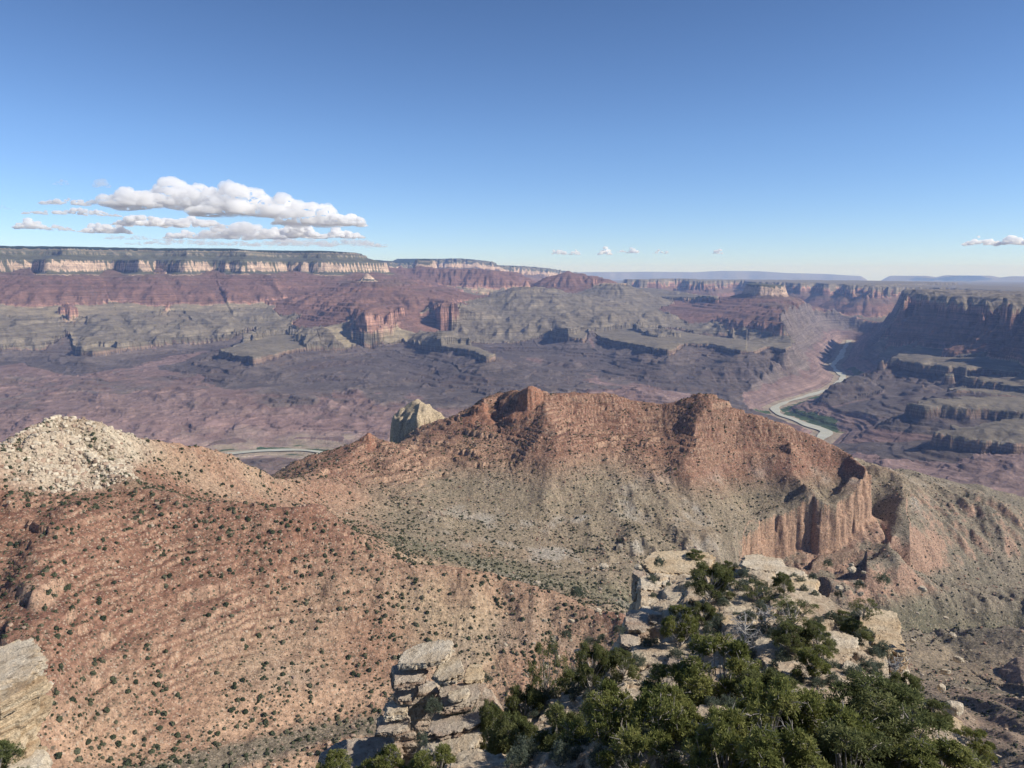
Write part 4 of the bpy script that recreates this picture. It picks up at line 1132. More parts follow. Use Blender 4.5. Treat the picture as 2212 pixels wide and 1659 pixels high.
def rock_at(name, u0, v0, u1, v1, D, depth, mat, seed, rot=0, label=None, cat="rock", group=None, parent=None, n=56, **kw):
    uc, vc_ = (u0 + u1) / 2, (v0 + v1) / 2
    x, y, z, mp = fp_place(uc, vc_, D)
    sx = (u1 - u0) * mp; sz = (v1 - v0) * mp * 1.02
    dep_ = math.atan2(-z, math.hypot(x, y)); vis = (v1 - v0) * mp
    sz = max((vis - depth * math.sin(dep_)) / math.cos(dep_), .36 * vis)
    me = make_rock((sx, depth, sz), seed, n=n, **kw)
    o = link(name, me, mat, parent)
    o.location = (x, y, z)
    o.rotation_euler = (0, 0, R(rot) - math.atan2(x, y))
    if parent is None: tag(o, label, cat, group)
    return o

# ---- promontory ground
PR = [
    [(800, 1900, 22), (1500, 1850, 22), (2400, 1850, 24)],
    [(1050, 1700, 34), (1500, 1650, 32), (2000, 1640, 36), (2130, 1660, 38)],
    [(1240, 1560, 46), (1450, 1500, 46), (1650, 1480, 44), (1800, 1490, 45), (1950, 1530, 47)],
    [(1430, 1400, 57), (1560, 1390, 56), (1700, 1385, 55), (1830, 1400, 57)],
    [(1410, 1300, 70), (1520, 1290, 70), (1600, 1300, 67), (1700, 1310, 66), (1780, 1330, 66)],
    [(1400, 1236, 80), (1530, 1226, 83), (1600, 1240, 80), (1680, 1232, 79), (1740, 1275, 72), (1850, 1340, 67), (1900, 1350, 66), (1940, 1380, 64)],
    [(1030, 1600, 48), (1110, 1520, 56), (1200, 1480, 61), (1300, 1450, 63)],
]
EDGE = [(1358, 1405, 63), (1368, 1340, 68), (1380, 1290, 73), (1385, 1255, 78), (1405, 1238, 82), (1530, 1225, 86), (1570, 1232, 83), (1620, 1222, 84), (1700, 1228, 80), (1755, 1275, 73),
        (1800, 1300, 71), (1860, 1335, 68), (1905, 1345, 68), (1938, 1370, 66), (1940, 1400, 62), (1905, 1450, 57), (1945, 1500, 51), (2015, 1560, 46), (2058, 1610, 42), (2110, 1659, 39), (2180, 1740, 34),
        (2300, 1900, 25), (900, 1900, 25), (960, 1720, 36), (1010, 1620, 46), (1070, 1545, 54), (1150, 1505, 59), (1230, 1478, 63), (1310, 1450, 64)]
fa = np.radians(np.arange(-14, 46, .045)); fd = 20 * np.exp(np.arange(0, math.log(130 / 20), .0028))
FD, FA = np.meshgrid(fd, fa, indexing='ij')
FX, FY = (FD * np.sin(FA)).astype(np.float32), (FD * np.cos(FA)).astype(np.float32)
fn = {l: fbm(FX, FY, l, 5, 500 + int(l), .55) for l in (14., 4., 1.2)}
num = 0; den = 0
for L in PR:
    d, bz, _, _, _ = poly_dist(FX + 1.0 * fn[4.], FY - 1.0 * fn[4.], [PD(*e) for e in L], closed=False)
    w = 1 / (d + .6) ** 2.4
    num = num + w * bz; den = den + w
FZ = num / den
dE_, _, _, _, insd = poly_dist(FX, FY, [PD(*e) for e in EDGE])
sdE = np.where(insd, -dE_, dE_) + 1.3 * fn[14.] + .9 * fn[4.] + .35 * fn[1.2]
FZ = FZ + .9 * fn[14.] + .55 * fn[4.] + .22 * fn[1.2]
q = FZ / .8 + .8 * fn[14.]
FZ = FZ * .45 + .55 * (((np.floor(q) + smooth(.35, .65, q - np.floor(q))) - .8 * fn[14.]) * .8)
dropz = np.interp(sdE, [-.3, .2, 1.0, 1.5, 2.4, 3.0, 8, 26, 60, 120], [0, 2.4, 2.9, 6, 6.6, 9.5, 16, 34, 80, 190])
FZ = FZ - dropz
nfr, nfc = FX.shape
k = np.arange(nfr * nfc).reshape(nfr, nfc)
Fq = np.stack([k[:-1, :-1], k[:-1, 1:], k[1:, 1:], k[1:, :-1]], -1).reshape(-1, 4)
tag(link("rock_promontory", mesh_from("rock_promontory", np.stack([FX, FY, FZ], -1).reshape(-1, 3), Fq), M_GROUND), kind="structure")

def fground(x, y):
    D = math.hypot(x, y); A = math.atan2(x, y)
    i = (math.log(D / 20)) / .0028; j = (A - fa[0]) / R(.045)
    i = int(min(max(i, 0), nfr - 1)); j = int(min(max(j, 0), nfc - 1))
    return float(FZ[i, j])
def gat(u, v, D0=None):
    """spot on the promontory seen at picture (u, v): first point where the sight line meets the ground"""
    dx, dy, dz = ray(u, v); s = math.hypot(dx, dy)
    for D in np.arange(22, 125, .15):
        t = D / s
        if dz * t < fground(dx * t, dy * t): return dx * t, dy * t, fground(dx * t, dy * t)
    return PD(u, v, D0 or 60)
# ------------------------------------------------------------------ rocks
def G2(x0, y0, x1, y1):   # zoomed view of the promontory
    return 1316.7 + x0 * .2976, 1179.5 + y0 * .2976, 1316.7 + x1 * .2976, 1179.5 + y1 * .2976
def G3(x0, y0, x1, y1):   # zoomed view of the middle outcrop
    return 713.2 + x0 * .2232, 1344 + y0 * .2232, 713.2 + x1 * .2232, 1344 + y1 * .2232
g = "pale blocks of the promontory"
rock_at("rock_slab", *G2(235, 60, 760, 225), 82, 6.5, M_TAN, 11, n=96, layers=2, rough=.10, cracks=.05, tilt=(3, 3), label="broad flat-topped tan rock slab at the back left end of the promontory")
rock_at("rock_block", *G2(195, 215, 390, 400), 76.5, 4.0, M_CREAM, 12, rot=-10, layers=3, cracks=.2, label="whitish rock block right under the flat tan slab")
rock_at("rock_block", *G2(370, 205, 560, 340), 77.5, 4.0, M_CREAM, 13, rot=8, layers=3, cracks=.2, label="cream rock block tucked between the flat slab and the tall bush")
rock_at("rock_block", *G2(160, 160, 270, 420), 79.5, 3.0, M_PINK, 14, rot=-5, layers=4, label="narrow brown rock step on the outer left edge under the flat slab")
rock_at("rock_block", *G2(240, 385, 450, 620), 69, 4.0, M_CREAM, 15, rot=-14, layers=3, cracks=.25, rough=.14, label="big bright white boulder on the left cliff beside the round bush")
rock_at("rock_block", *G2(105, 460, 300, 720), 66, 4.0, M_PINK, 16, rot=-8, layers=4, cracks=.2, label="reddish brown rock face at the left cliff below the white boulder")
rock_at("rock_block", *G2(75, 600, 230, 790), 64, 3.5, M_PINK, 17, rot=0, layers=3, label="dark lowest rock foot of the left cliff")
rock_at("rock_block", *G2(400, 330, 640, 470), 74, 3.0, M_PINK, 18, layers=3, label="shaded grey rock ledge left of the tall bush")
rock_at("rock_block", *G2(950, 65, 1280, 240), 79, 6, M_CREAM, 21, n=96, layers=4, cracks=.2, rough=.12, label="knobby cream rock crown at the back right of the promontory")
rock_at("rock_block", *G2(1180, 150, 1420, 320), 77, 4, M_CREAM, 22, layers=4, cracks=.2, label="broken pale ledges stepping down right of the knobby crown")
rock_at("rock_block", *G2(1300, 220, 1510, 390), 74, 4, M_TAN, 23, layers=4, cracks=.18, label="pale rock corner above the drop on the right rear edge")
rock_at("boulder", *G2(1055, 335, 1235, 415), 70, 2.2, M_TAN, 24, layers=1, blocky=3.2, rot=20, tilt=(0, -12), label="smooth pinkish wedge boulder lying in the middle of the promontory")
rock_at("boulder", *G2(945, 395, 1125, 520), 67, 2.4, M_TAN, 25, layers=2, blocky=4, label="square tan boulder just below the pinkish wedge boulder")
rock_at("rock_block", *G2(810, 500, 990, 640), 61, 2.4, M_TAN, 26, layers=3, label="tan rock block behind the dead tree")
rock_at("rock_block", *G2(640, 560, 800, 680), 60, 2.6, M_PINK, 27, layers=3, label="grey ledge between the round bush and the dead tree")
rock_at("rock_slab", *G2(1840, 520, 2085, 660), 64.5, 5.0, M_TAN, 31, n=96, layers=2, tilt=(6, -2), label="smooth cream slab forming the right tip of the promontory")
rock_at("rock_block", *G2(1890, 625, 2125, 960), 60, 4.4, M_TAN, 32, n=96, rot=6, layers=6, cracks=.28, rough=.12, label="tall golden brown cliff block under the right tip slab")
rock_at("rock_block", *G2(1760, 690, 1960, 860), 59, 3.6, M_CREAM, 33, layers=4, cracks=.25, label="cream rock shoulder left of the golden cliff block")
rock_at("rock_block", *G2(1590, 640, 1790, 830), 57, 3.2, M_CREAM, 34, layers=4, cracks=.25, rough=.14, label="broken cream ledges right of the large dark bush")
rock_at("boulder", *G2(1700, 845, 1800, 930), 53, 1.8, M_CREAM, 35, blocky=3, layers=2, label="small cream boulder below the broken ledges")
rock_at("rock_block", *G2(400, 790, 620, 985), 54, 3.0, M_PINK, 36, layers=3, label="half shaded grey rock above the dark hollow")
# right lower edge
rock_at("rock_block", 2003, 1540, 2068, 1600, 43.5, 2.0, M_TAN, 41, layers=3, label="small tan rock standing on the lower right rim")
rock_at("rock_block", 2020, 1585, 2095, 1668, 39.5, 2.2, M_CREAM, 42, layers=3, cracks=.2, label="cream rock face at the bottom right rim")
rock_at("boulder", 2048, 1515, 2076, 1545, 44.8, 1.0, M_CREAM, 43, blocky=3, layers=1, label="little pale boulder perched at the top of the lower right rim")
# ---- middle outcrop
root = bpy.data.objects.new("rock_outcrop", None); col.objects.link(root)
tag(root, "stacked pinkish grey rock tower with a dark cleft below the centre of the view", "rock outcrop")
og = [("top_slab", (670, 235, 1190, 400), 51, 3.2, M_CREAM, dict(layers=2, tilt=(0, 9), cracks=.06)),
      ("block", (585, 385, 940, 630), 50.5, 3.2, M_PINK, dict(layers=4, tilt=(0, 6), cracks=.2, rough=.13)),
      ("block", (985, 375, 1290, 620), 49.6, 3.0, M_CREAM, dict(layers=5, tilt=(0, 14), cracks=.2, rough=.13)),
      ("block", (620, 610, 850, 780), 50.2, 2.4, M_PINK, dict(layers=2, tilt=(0, 5))),
      ("block", (520, 745, 765, 940), 49.6, 2.3, M_CREAM, dict(layers=3, tilt=(0, 8))),
      ("block", (445, 885, 765, 1110), 49.0, 2.6, M_PINK, dict(layers=2, tilt=(0, 8))),
      ("block", (1290, 410, 1490, 640), 51.5, 2.5, M_TAN, dict(layers=4, cracks=.2)),
      ("block", (1030, 600, 1500, 880), 49.4, 3.4, M_PINK, dict(layers=6, cracks=.25, rough=.14, tilt=(0, 10))),
      ("block", (960, 830, 1530, 1080), 48, 3.6, M_PINK, dict(layers=6, cracks=.22, rough=.13, tilt=(0, 9))),
      ("block", (905, 1020, 1470, 1290), 46.6, 3.6, M_CREAM, dict(layers=5, cracks=.2, tilt=(0, 12))),
      ("block", (860, 1190, 1380, 1600), 45.2, 3.6, M_TAN, dict(layers=5, cracks=.2, tilt=(0, 12))),
      ("block", (1130, 660, 1350, 760), 48.6, 1.4, M_CREAM, dict(layers=2, tilt=(0, 10))),
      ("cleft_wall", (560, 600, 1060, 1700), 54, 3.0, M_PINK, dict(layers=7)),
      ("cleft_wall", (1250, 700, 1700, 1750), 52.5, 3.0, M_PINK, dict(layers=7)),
      ("foot_ledge", (-60, 1140, 680, 1650), 52, 4.5, M_PINK, dict(layers=3))]
for i, (nm, r_, D, dep, m_, kw) in enumerate(og):
    rock_at(nm, *G3(*r_), D, dep, m_, 60 + i, parent=root, n=96 if r_[2] - r_[0] > 400 else 56, **kw)
# ---- left edge pillar
root = bpy.data.objects.new("rock_pillar", None); col.objects.link(root)
tag(root, "tall golden bedded rock pillar cut off by the left edge of the view", "rock pillar")
for i, (nm, r_, D, dep, m_, kw) in enumerate([("cap", (-200, 1440, 42, 1520), 47.5, 6, M_CREAM, dict(layers=3, tilt=(0, 4), rough=.08)),
      ("bedded_face", (-200, 1475, 52, 1650), 46.3, 6, M_TAN, dict(layers=8, tilt=(0, 12), cracks=.14, rough=.09, blocky=7)),
      ("base", (-200, 1600, 40, 1800), 45.8, 5.4, M_TAN, dict(layers=6, tilt=(0, 12), cracks=.14, rough=.09)),
      ("foot", (0, 1640, 95, 1780), 43.5, 3, M_CREAM, dict(layers=3, cracks=.15))]):
    rock_at(nm, *r_, D, dep, m_, 90 + i, parent=root, n=96, **kw)

# ------------------------------------------------------------------ trees and bushes
def leaf_mat(name, ca, cb, cc):
    m, nt, b = new_mat(name)
    a = N(nt, "ShaderNodeAttribute", attribute_name="tuft")
    cr = N(nt, "ShaderNodeValToRGB"); nt.links.new(a.outputs["Fac"], cr.inputs[0])
    el = cr.color_ramp.elements
    el[0].color = (*ca, 1); el[0].position = 0
    el[1].color = (*cc, 1); el[1].position = 1
    e = el.new(.5); e.color = (*cb, 1)
    nt.links.new(cr.outputs[0], b.inputs["Base Color"])
    b.inputs["Roughness"].default_value = .75
    tr = N(nt, "ShaderNodeBsdfTranslucent"); nt.links.new(cr.outputs[0], tr.inputs[0])
    mx = N(nt, "ShaderNodeMixShader"); mx.inputs[0].default_value = .38
    out = [n for n in nt.nodes if n.type == 'OUTPUT_MATERIAL'][0]
    nt.links.new(b.outputs[0], mx.inputs[1]); nt.links.new(tr.outputs[0], mx.inputs[2]); nt.links.new(mx.outputs[0], out.inputs[0])
    return m
M_PINYON = leaf_mat("pinyon_needles", (.10, .115, .035), (.18, .195, .058), (.30, .29, .10))
M_JUNIPER = leaf_mat("juniper_foliage", (.085, .10, .038), (.145, .16, .06), (.24, .24, .10))
M_SAGE = leaf_mat("sage_foliage", (.085, .105, .075), (.125, .150, .110), (.18, .195, .14))
M_DRYB = leaf_mat("dry_brush", (.10, .09, .07), (.15, .135, .105), (.20, .18, .13))
def bark(name, c, c2):
    m, nt, b = new_mat(name); tc = N(nt, "ShaderNodeTexCoord")
    n_ = noise(nt, vscale(nt, tc.outputs["Object"], 9, 9, 2), 1.0, 4, .6)
    nt.links.new(mixrgb(nt, mapr(nt, n_, .35, .65), c, c2), b.inputs["Base Color"]); return m
M_BARK = bark("grey_bark", (.23, .20, .175), (.40, .365, .325))
M_DEAD = bark("bleached_wood", (.28, .26, .24), (.45, .43, .40))

def tubes(paths, nseg=5):
    """paths: list of (points (k,3), radii (k,)) -> verts, faces"""
    V = []; F = []; base = 0
    an = np.arange(nseg) * 2 * math.pi / nseg
    for P, r in paths:
        P = np.asarray(P, float); r = np.asarray(r, float)
        T = np.gradient(P, axis=0); T /= np.linalg.norm(T, axis=1)[:, None] + 1e-9
        ref = np.where(np.abs(T[:, 2:3]) > .9, np.array([[1., 0, 0]]), np.array([[0, 0, 1.]]))
        A = np.cross(T, ref); A /= np.linalg.norm(A, axis=1)[:, None] + 1e-9
        B = np.cross(T, A)
        ring = P[:, None] + r[:, None, None] * (A[:, None] * np.cos(an)[None, :, None] + B[:, None] * np.sin(an)[None, :, None])
        V.append(ring.reshape(-1, 3)); k_ = len(P)
        idx = base + np.arange(k_ * nseg).reshape(k_, nseg)
        a = idx[:-1]; b = idx[1:]
        F.append(np.stack([a, np.roll(a, -1, 1), np.roll(b, -1, 1), b], -1).reshape(-1, 4)); base += k_ * nseg
    return np.concatenate(V), np.concatenate(F)

def wander(p0, p1, k_, amp, rng):
    t = np.linspace(0, 1, k_)[:, None]
    P = p0 + (p1 - p0) * t
    w = rng.normal(0, amp, (k_, 3)); w[0] = 0
    w = np.cumsum(w, 0) * np.sin(np.pi * np.minimum(t * .75 + .0, 1))
    return P + w

def leaves(C_, rad, n_per, size, rng, up=.35, thin=.32):
    """needle tufts: small narrow faces pointing out of each tuft centre"""
    n = len(C_) * n_per
    c = np.repeat(C_, n_per, 0)
    d = rng.normal(0, 1, (n, 3)); d[:, 2] += up; d /= np.linalg.norm(d, axis=1)[:, None]
    s = np.cross(d, rng.normal(0, 1, (n, 3))); s /= np.linalg.norm(s, axis=1)[:, None] + 1e-9
    L = size * rng.uniform(.6, 1.3, n)[:, None]
    p = c + d * rad * rng.uniform(.1, .75, n)[:, None]
    w = L * thin
    V = np.stack([p - s * w * .5, p + s * w * .5, p + d * L + s * w * .35, p + d * L - s * w * .35], 1).reshape(-1, 3)
    F = np.arange(4 * n).reshape(n, 4)
    return V, F

def make_tree(seed, kind='pinyon', h=4.5, w=4.2, nblob=34, ntuft=46, open_=0.0, lean=0.0):
    """returns trunk mesh, crown mesh. unit: metres, base at the origin"""
    rng = np.random.default_rng(seed)
    paths = []
    top = np.array([lean + rng.normal(0, .2), rng.normal(0, .2), h * .80])
    tr = wander(np.zeros(3), top, 9, .06, rng)
    r0 = .10 + .018 * h
    paths.append((tr, np.linspace(r0, r0 * .25, 9)))
    # clump centres over an uneven crown
    blobs = []
    lob = rng.uniform(.75, 1.2, 8)
    while len(blobs) < nblob:
        a = rng.uniform(0, 2 * math.pi); zf = rng.uniform(.12, 1.0) ** .85
        prof_ = math.sin(math.pi * min(max(zf * .78 + .16, 0), 1)) ** .65
        rr = w * .5 * prof_ * lob[int(a / (2 * math.pi) * 8) % 8] * rng.uniform(.45, 1.0) ** .5
        blobs.append((lean * zf + rr * math.cos(a), rr * math.sin(a), h * (.10 + .86 * zf)))
    blobs = np.array(blobs)
    cen = []; val = []
    for b_ in blobs:
        f = np.clip(b_[2] / h - .22, .05, .85) * rng.uniform(.55, .9)
        st = tr[int(f * 8)]
        mid = st + (b_ - st) * .5 + np.array([0, 0, -.12 * h * rng.random()])
        p1 = wander(st, mid, 4, .04, rng); p2 = wander(p1[-1], b_, 4, .05, rng)
        rr = r0 * rng.uniform(.22, .42)
        P = np.concatenate([p1, p2[1:]])
        paths.append((P, np.linspace(rr, rr * .25, len(P))))
        br = rng.uniform(.34, .62) * w / 4.2
        nt_ = int(ntuft * (1 - open_) * rng.uniform(.6, 1.3))
        d = rng.normal(0, 1, (nt_, 3)); d[:, 2] = d[:, 2] * .7 + .25; d /= np.linalg.norm(d, axis=1)[:, None]
        c = b_ + d * br * rng.uniform(.55, 1.1, nt_)[:, None] * np.array([1.1, 1.1, .8])
        cen.append(c); val.append(np.full(nt_, rng.uniform(.15, .8)) + rng.normal(0, .12, nt_))
        for j in range(0, nt_, 4 if kind == 'pinyon' else 7):
            paths.append((wander(b_, c[j], 3, .03, rng), np.array([.016, .012, .005]) * (1.2 if kind == 'pinyon' else 1)))
    if kind == 'pinyon':        # bare outer twigs
        for b_ in blobs[::1]:
            for _ in range(4):
                d = rng.normal(0, 1, 3); d[2] = d[2] * .6 + .2; d /= np.linalg.norm(d)
                e = b_ + d * np.array([1.1, 1.1, .8]) * rng.uniform(.5, .85) * w / 4.2
                Pq = wander(b_ + (e - b_) * .25, e, 5, .035, rng); paths.append((Pq, np.linspace(.022, .007, 5)))
                for __ in range(2):
                    s2 = Pq[rng.integers(1, 4)]; paths.append((wander(s2, s2 + d * .2 + rng.normal(0, .14, 3), 3, .02, rng), np.array([.012, .009, .005])))
    cen = np.concatenate(cen); val = np.concatenate(val)
    if kind == 'pinyon': npt, sz, rad = 17, .13, .13
    else: npt, sz, rad = 19, .10, .15
    V, F = leaves(cen, rad, npt, sz, rng)
    cm = mesh_from("crown", V, F)
    at = cm.attributes.new("tuft", 'FLOAT', 'POINT')
    vv = np.repeat(np.clip(val, 0, 1), npt * 4) + np.repeat(rng.normal(0, .1, len(cen) * npt), 4)
    at.data.foreach_set("value", np.clip(vv, 0, 1).astype(np.float32))
    Vt, Ft = tubes(paths, 5)
    return mesh_from("trunk", Vt, Ft), cm

def make_bush(seed, h=.7, w=1.0, n=150, npt=12, sz=.09):
    rng = np.random.default_rng(seed)
    d = rng.normal(0, 1, (n, 3)); d[:, 2] = np.abs(d[:, 2]); d /= np.linalg.norm(d, axis=1)[:, None]
    lump = 1 + .25 * np.sin(3 * np.arctan2(d[:, 1], d[:, 0]) + seed)
    c = d * np.array([w / 2, w / 2, h]) * (rng.uniform(.35, 1, n) ** .5 * lump)[:, None]
    V, F = leaves(c, .08, npt, sz, rng, up=.8, thin=.22)
    me = mesh_from("bush", V, F)
    at = me.attributes.new("tuft", 'FLOAT', 'POINT')
    vv = np.repeat(np.clip(rng.normal(.5, .2, n), 0, 1), npt * 4)
    at.data.foreach_set("value", vv.astype(np.float32))
    me.materials.append(M_SAGE)
    st = [(wander(np.zeros(3), c[j] * .9, 3, .02, rng), np.array([.016, .011, .005])) for j in range(0, n, 9)]
    return me, mesh_from("stems", *tubes(st, 4))

PIN = [make_tree(700 + i, 'pinyon', 4.5, 4.2, 34, 50, lean=(-.3, .3, 0, .2)[i]) for i in range(4)]
JUN = [make_tree(720 + i, 'juniper', 4.0, 3.8, 36, 52, lean=(.2, -.2, .1)[i]) for i in range(3)]
OPN = [make_tree(740 + i, 'juniper', 4.2, 4.2, 26, 34, open_=.35, lean=.3) for i in range(2)]
for t, c in PIN: t.materials.append(M_BARK); c.materials.append(M_PINYON)
for t, c in JUN + OPN: t.materials.append(M_BARK); c.materials.append(M_JUNIPER)
NAT = {'P': (PIN, 4.5, 4.2, 'pinyon_tree'), 'J': (JUN, 4.0, 3.8, 'juniper_tree'), 'O': (OPN, 4.2, 4.2, 'juniper_tree')}
treeno = 0
def tree(kind, u0, v0, u1, v1, label, D=None, vb=None, k=None, group=None):
    """tree filling the picture box; its foot stands on the ground under the box"""
    global treeno
    meshes, h0, w0, nm = NAT[kind]
    uc = (u0 + u1) / 2
    if D is None:
        x, y, z = gat(uc, vb or (v1 - .12 * (v1 - v0)))
    else:
        x, y, z = PD(uc, vb or v1, D)
    D_ = math.hypot(x, y)
    mp = math.sqrt(x * x + y * y + z * z) / FP
    ztop = PD(uc, v0, D_)[2]
    hh = max(ztop - z, .8)
    ww = (u1 - u0) * mp
    root = bpy.data.objects.new(nm, None); col.objects.link(root)
    root.location = (x, y, z - .08); root.rotation_euler = (0, 0, treeno * 2.1)
    ws = ww / w0 * (1.2 if D_ < 44 else .88); root.scale = (ws, ws, max(hh / h0, ws * .62))
    t, c = meshes[(k if k is not None else treeno) % len(meshes)]
    link("trunk", t, None, root); link("crown", c, None, root)
    tag(root, label, "tree", group); treeno += 1
    return root
def G8(x0, y0, x1, y1): return 1042.3 + x0 * .5288, 1152 + y0 * .5288, 1042.3 + x1 * .5288, 1152 + y1 * .5288

tree('J', *G2(575, 115, 880, 450), "tall rounded dark green tree beside the flat tan slab at the back")
tree('J', *G2(800, 105, 905, 210), "small dark tree in the notch between the flat slab and the knobby crown")
tree('P', *G2(390, 445, 645, 760), "yellow-green round tree above the left cliff edge")
tree('J', *G2(585, 400, 760, 640), "darker tree touching the right side of the yellow-green round tree")
tree('O', *G2(960, 260, 1200, 430), "thin grey-green tree left behind the pinkish wedge boulder")
tree('J', *G2(1190, 195, 1335, 380), "narrow upright dark tree against the knobby rock crown")
tree('O', *G2(1110, 370, 1490, 620), "open-crowned tree with a dark forked trunk right of the wedge boulder")
tree('J', *G2(1170, 560, 1420, 820), "dense dark tree just right of the dead tree")
tree('J', *G2(1380, 560, 1625, 830), "grey-green tree in the middle of the promontory right of the dense dark tree")
tree('P', *G2(1330, 730, 1615, 985), "bright green tree growing below the grey-green tree in the centre")
tree('J', *G2(1615, 465, 1755, 570), "small tree at the left end of the right tip slab")
tree('J', *G2(1690, 540, 1885, 710), "spreading bush-like tree left of the right tip slab")
tree('O', *G2(1745, 375, 1935, 545), "sparse grey half-bare tree on the skyline of the right tip", k=1)
tree('J', *G2(545, 40, 695, 112), "low olive bush on top of the flat tan slab", D=83.5)
tree('P', *G8(850, 445, 1100, 760), "pinyon with a pale twiggy crown in front of the dead tree", D=43, vb=1570)
tree('P', *G8(1010, 615, 1270, 990), "large pinyon full of bleached branches at the bottom centre right", D=33, vb=1730)
tree('P', *G8(1220, 640, 1520, 1010), "broad pinyon crown right of the large twiggy one at the bottom", D=34, vb=1730)
tree('P', *G8(620, 660, 900, 1020), "bottom pinyon left of the large twiggy crown", D=34, vb=1740)
tree('P', *G8(400, 650, 660, 1000), "bottom pinyon with feathery light tips left of centre of the promontory", D=36, vb=1740)
tree('P', *G8(880, 750, 1120, 1050), "lowest foreground pinyon between two larger crowns at the bottom edge", D=30, vb=1790)
tree('J', *G8(1480, 640, 1860, 1010), "very dense dark tree filling the lower right of the promontory", D=36, vb=1720)
tree('J', *G8(1655, 565, 1775, 720), "upright tree just below the golden cliff block", D=48, vb=1520)
tree('J', *G8(1800, 680, 1890, 800), "small bright bush-like tree leaning over the lower right rim", D=43, vb=1580)
tree('P', *G8(1945, 790, 2040, 940), "small pinyon standing outside the lower right rim", D=40, vb=1650)
tree('P', *G8(1760, 880, 2010, 1060), "broad crown at the bottom edge beside the lower right rim", D=33, vb=1730)
tree('J', *G8(225, 715, 410, 1010), "tall narrow light green tree at the bottom left of the promontory", D=40, vb=1720)
tree('J', *G8(50, 770, 235, 1010), "grey-green tree at the lowest left end of the promontory", D=41, vb=1720)
tree('J', *G8(375, 440, 510, 680), "upright grey-green tree on the skyline of the left shoulder")
tree('O', *G8(170, 440, 345, 740), "gaunt see-through tree furthest left on the shoulder", D=54, vb=1550)
tree('J', *G8(500, 480, 640, 620), "dark shaded tree beneath the left cliff foot")
tree('J', *G8(300, 560, 470, 760), "shadowy tree in the dark hollow left of the pinyons", D=52, vb=1530)
tree('P', 700, 1628, 765, 1720, "leftmost of three small pinyon tops below the stacked rock tower", D=40, vb=1720)
tree('P', 792, 1618, 862, 1730, "middle one of three small pinyon tops below the stacked rock tower", D=39, vb=1730)
tree('P', 890, 1620, 975, 1740, "rightmost of three small pinyon tops below the stacked rock tower", D=38, vb=1740)
tree('J', -60, 1590, 30, 1760, "dark juniper top at the bottom left corner in front of the pillar", D=38, vb=1760)

tree('P', *G8(520, 800, 760, 1090), "lowest feathery pinyon at the bottom edge left of the twiggy crowns", D=31, vb=1790)
tree('P', *G8(1100, 800, 1380, 1100), "front pinyon at the bottom edge under the large twiggy crown", D=29, vb=1800)
tree('J', *G8(1330, 800, 1620, 1090), "front juniper at the bottom edge left of the very dense tree", D=31, vb=1790)
tree('P', *G8(700, 560, 900, 760), "pinyon crown between the dark hollow and the pinyon with pale twigs", D=43, vb=1560)
tree('J', *G8(1060, 560, 1240, 760), "olive juniper just below the bare rubble in the centre", D=41, vb=1580)
tree('P', *G8(330, 800, 560, 1060), "feathery pinyon right of the tall narrow light green tree", D=36, vb=1760)
tree('J', *G8(-30, 700, 120, 960), "dark juniper against the shaded wall of the stacked rock tower", D=47, vb=1660)
tree('J', *G8(90, 620, 250, 830), "dim juniper below the gaunt see-through tree", D=50, vb=1600)
# dead tree
def dead_tree(u0, v0, u1, v1, label, seed):
    rng = np.random.default_rng(seed)
    x, y, z = gat((u0 + u1) / 2, v1 - 6)
    mp = math.sqrt(x * x + y * y + z * z) / FP
    w = (u1 - u0) * mp; hgt = (v1 - v0) * mp * 1.05
    paths = []; trk = wander(np.zeros(3), np.array([.1, 0, hgt * .75]), 8, .05, rng)
    paths.append((trk, np.linspace(.12, .03, 8)))
    for i in range(26):
        st = trk[rng.integers(1, 8)]
        a = rng.uniform(0, 2 * math.pi); l_ = w * .5 * rng.uniform(.5, 1.1)
        en = st + np.array([math.cos(a) * l_, math.sin(a) * l_, hgt * rng.uniform(-.05, .35)])
        P = wander(st, en, 6, .06, rng); paths.append((P, np.linspace(.04, .008, 6)))
        for j in range(5):
            s2 = P[rng.integers(2, 6)]; e2 = s2 + rng.normal(0, .28, 3) * np.array([1, 1, .8])
            paths.append((wander(s2, e2, 4, .03, rng), np.linspace(.014, .004, 4)))
    o = link("dead_tree", mesh_from("dead_tree", *tubes(paths, 5)), M_DEAD)
    o.location = (x, y, z - .05); tag(o, label, "dead tree")
dead_tree(*G2(870, 510, 1080, 780), "bleached leafless dead tree in the middle of the promontory", 5)
dead_tree(*G2(1020, 500, 1230, 620), "fallen tangle of grey dead branches behind the bleached dead tree", 6)
dead_tree(*G2(2010, 880, 2120, 1010), "bare curly dark twigs below the golden cliff block", 9)

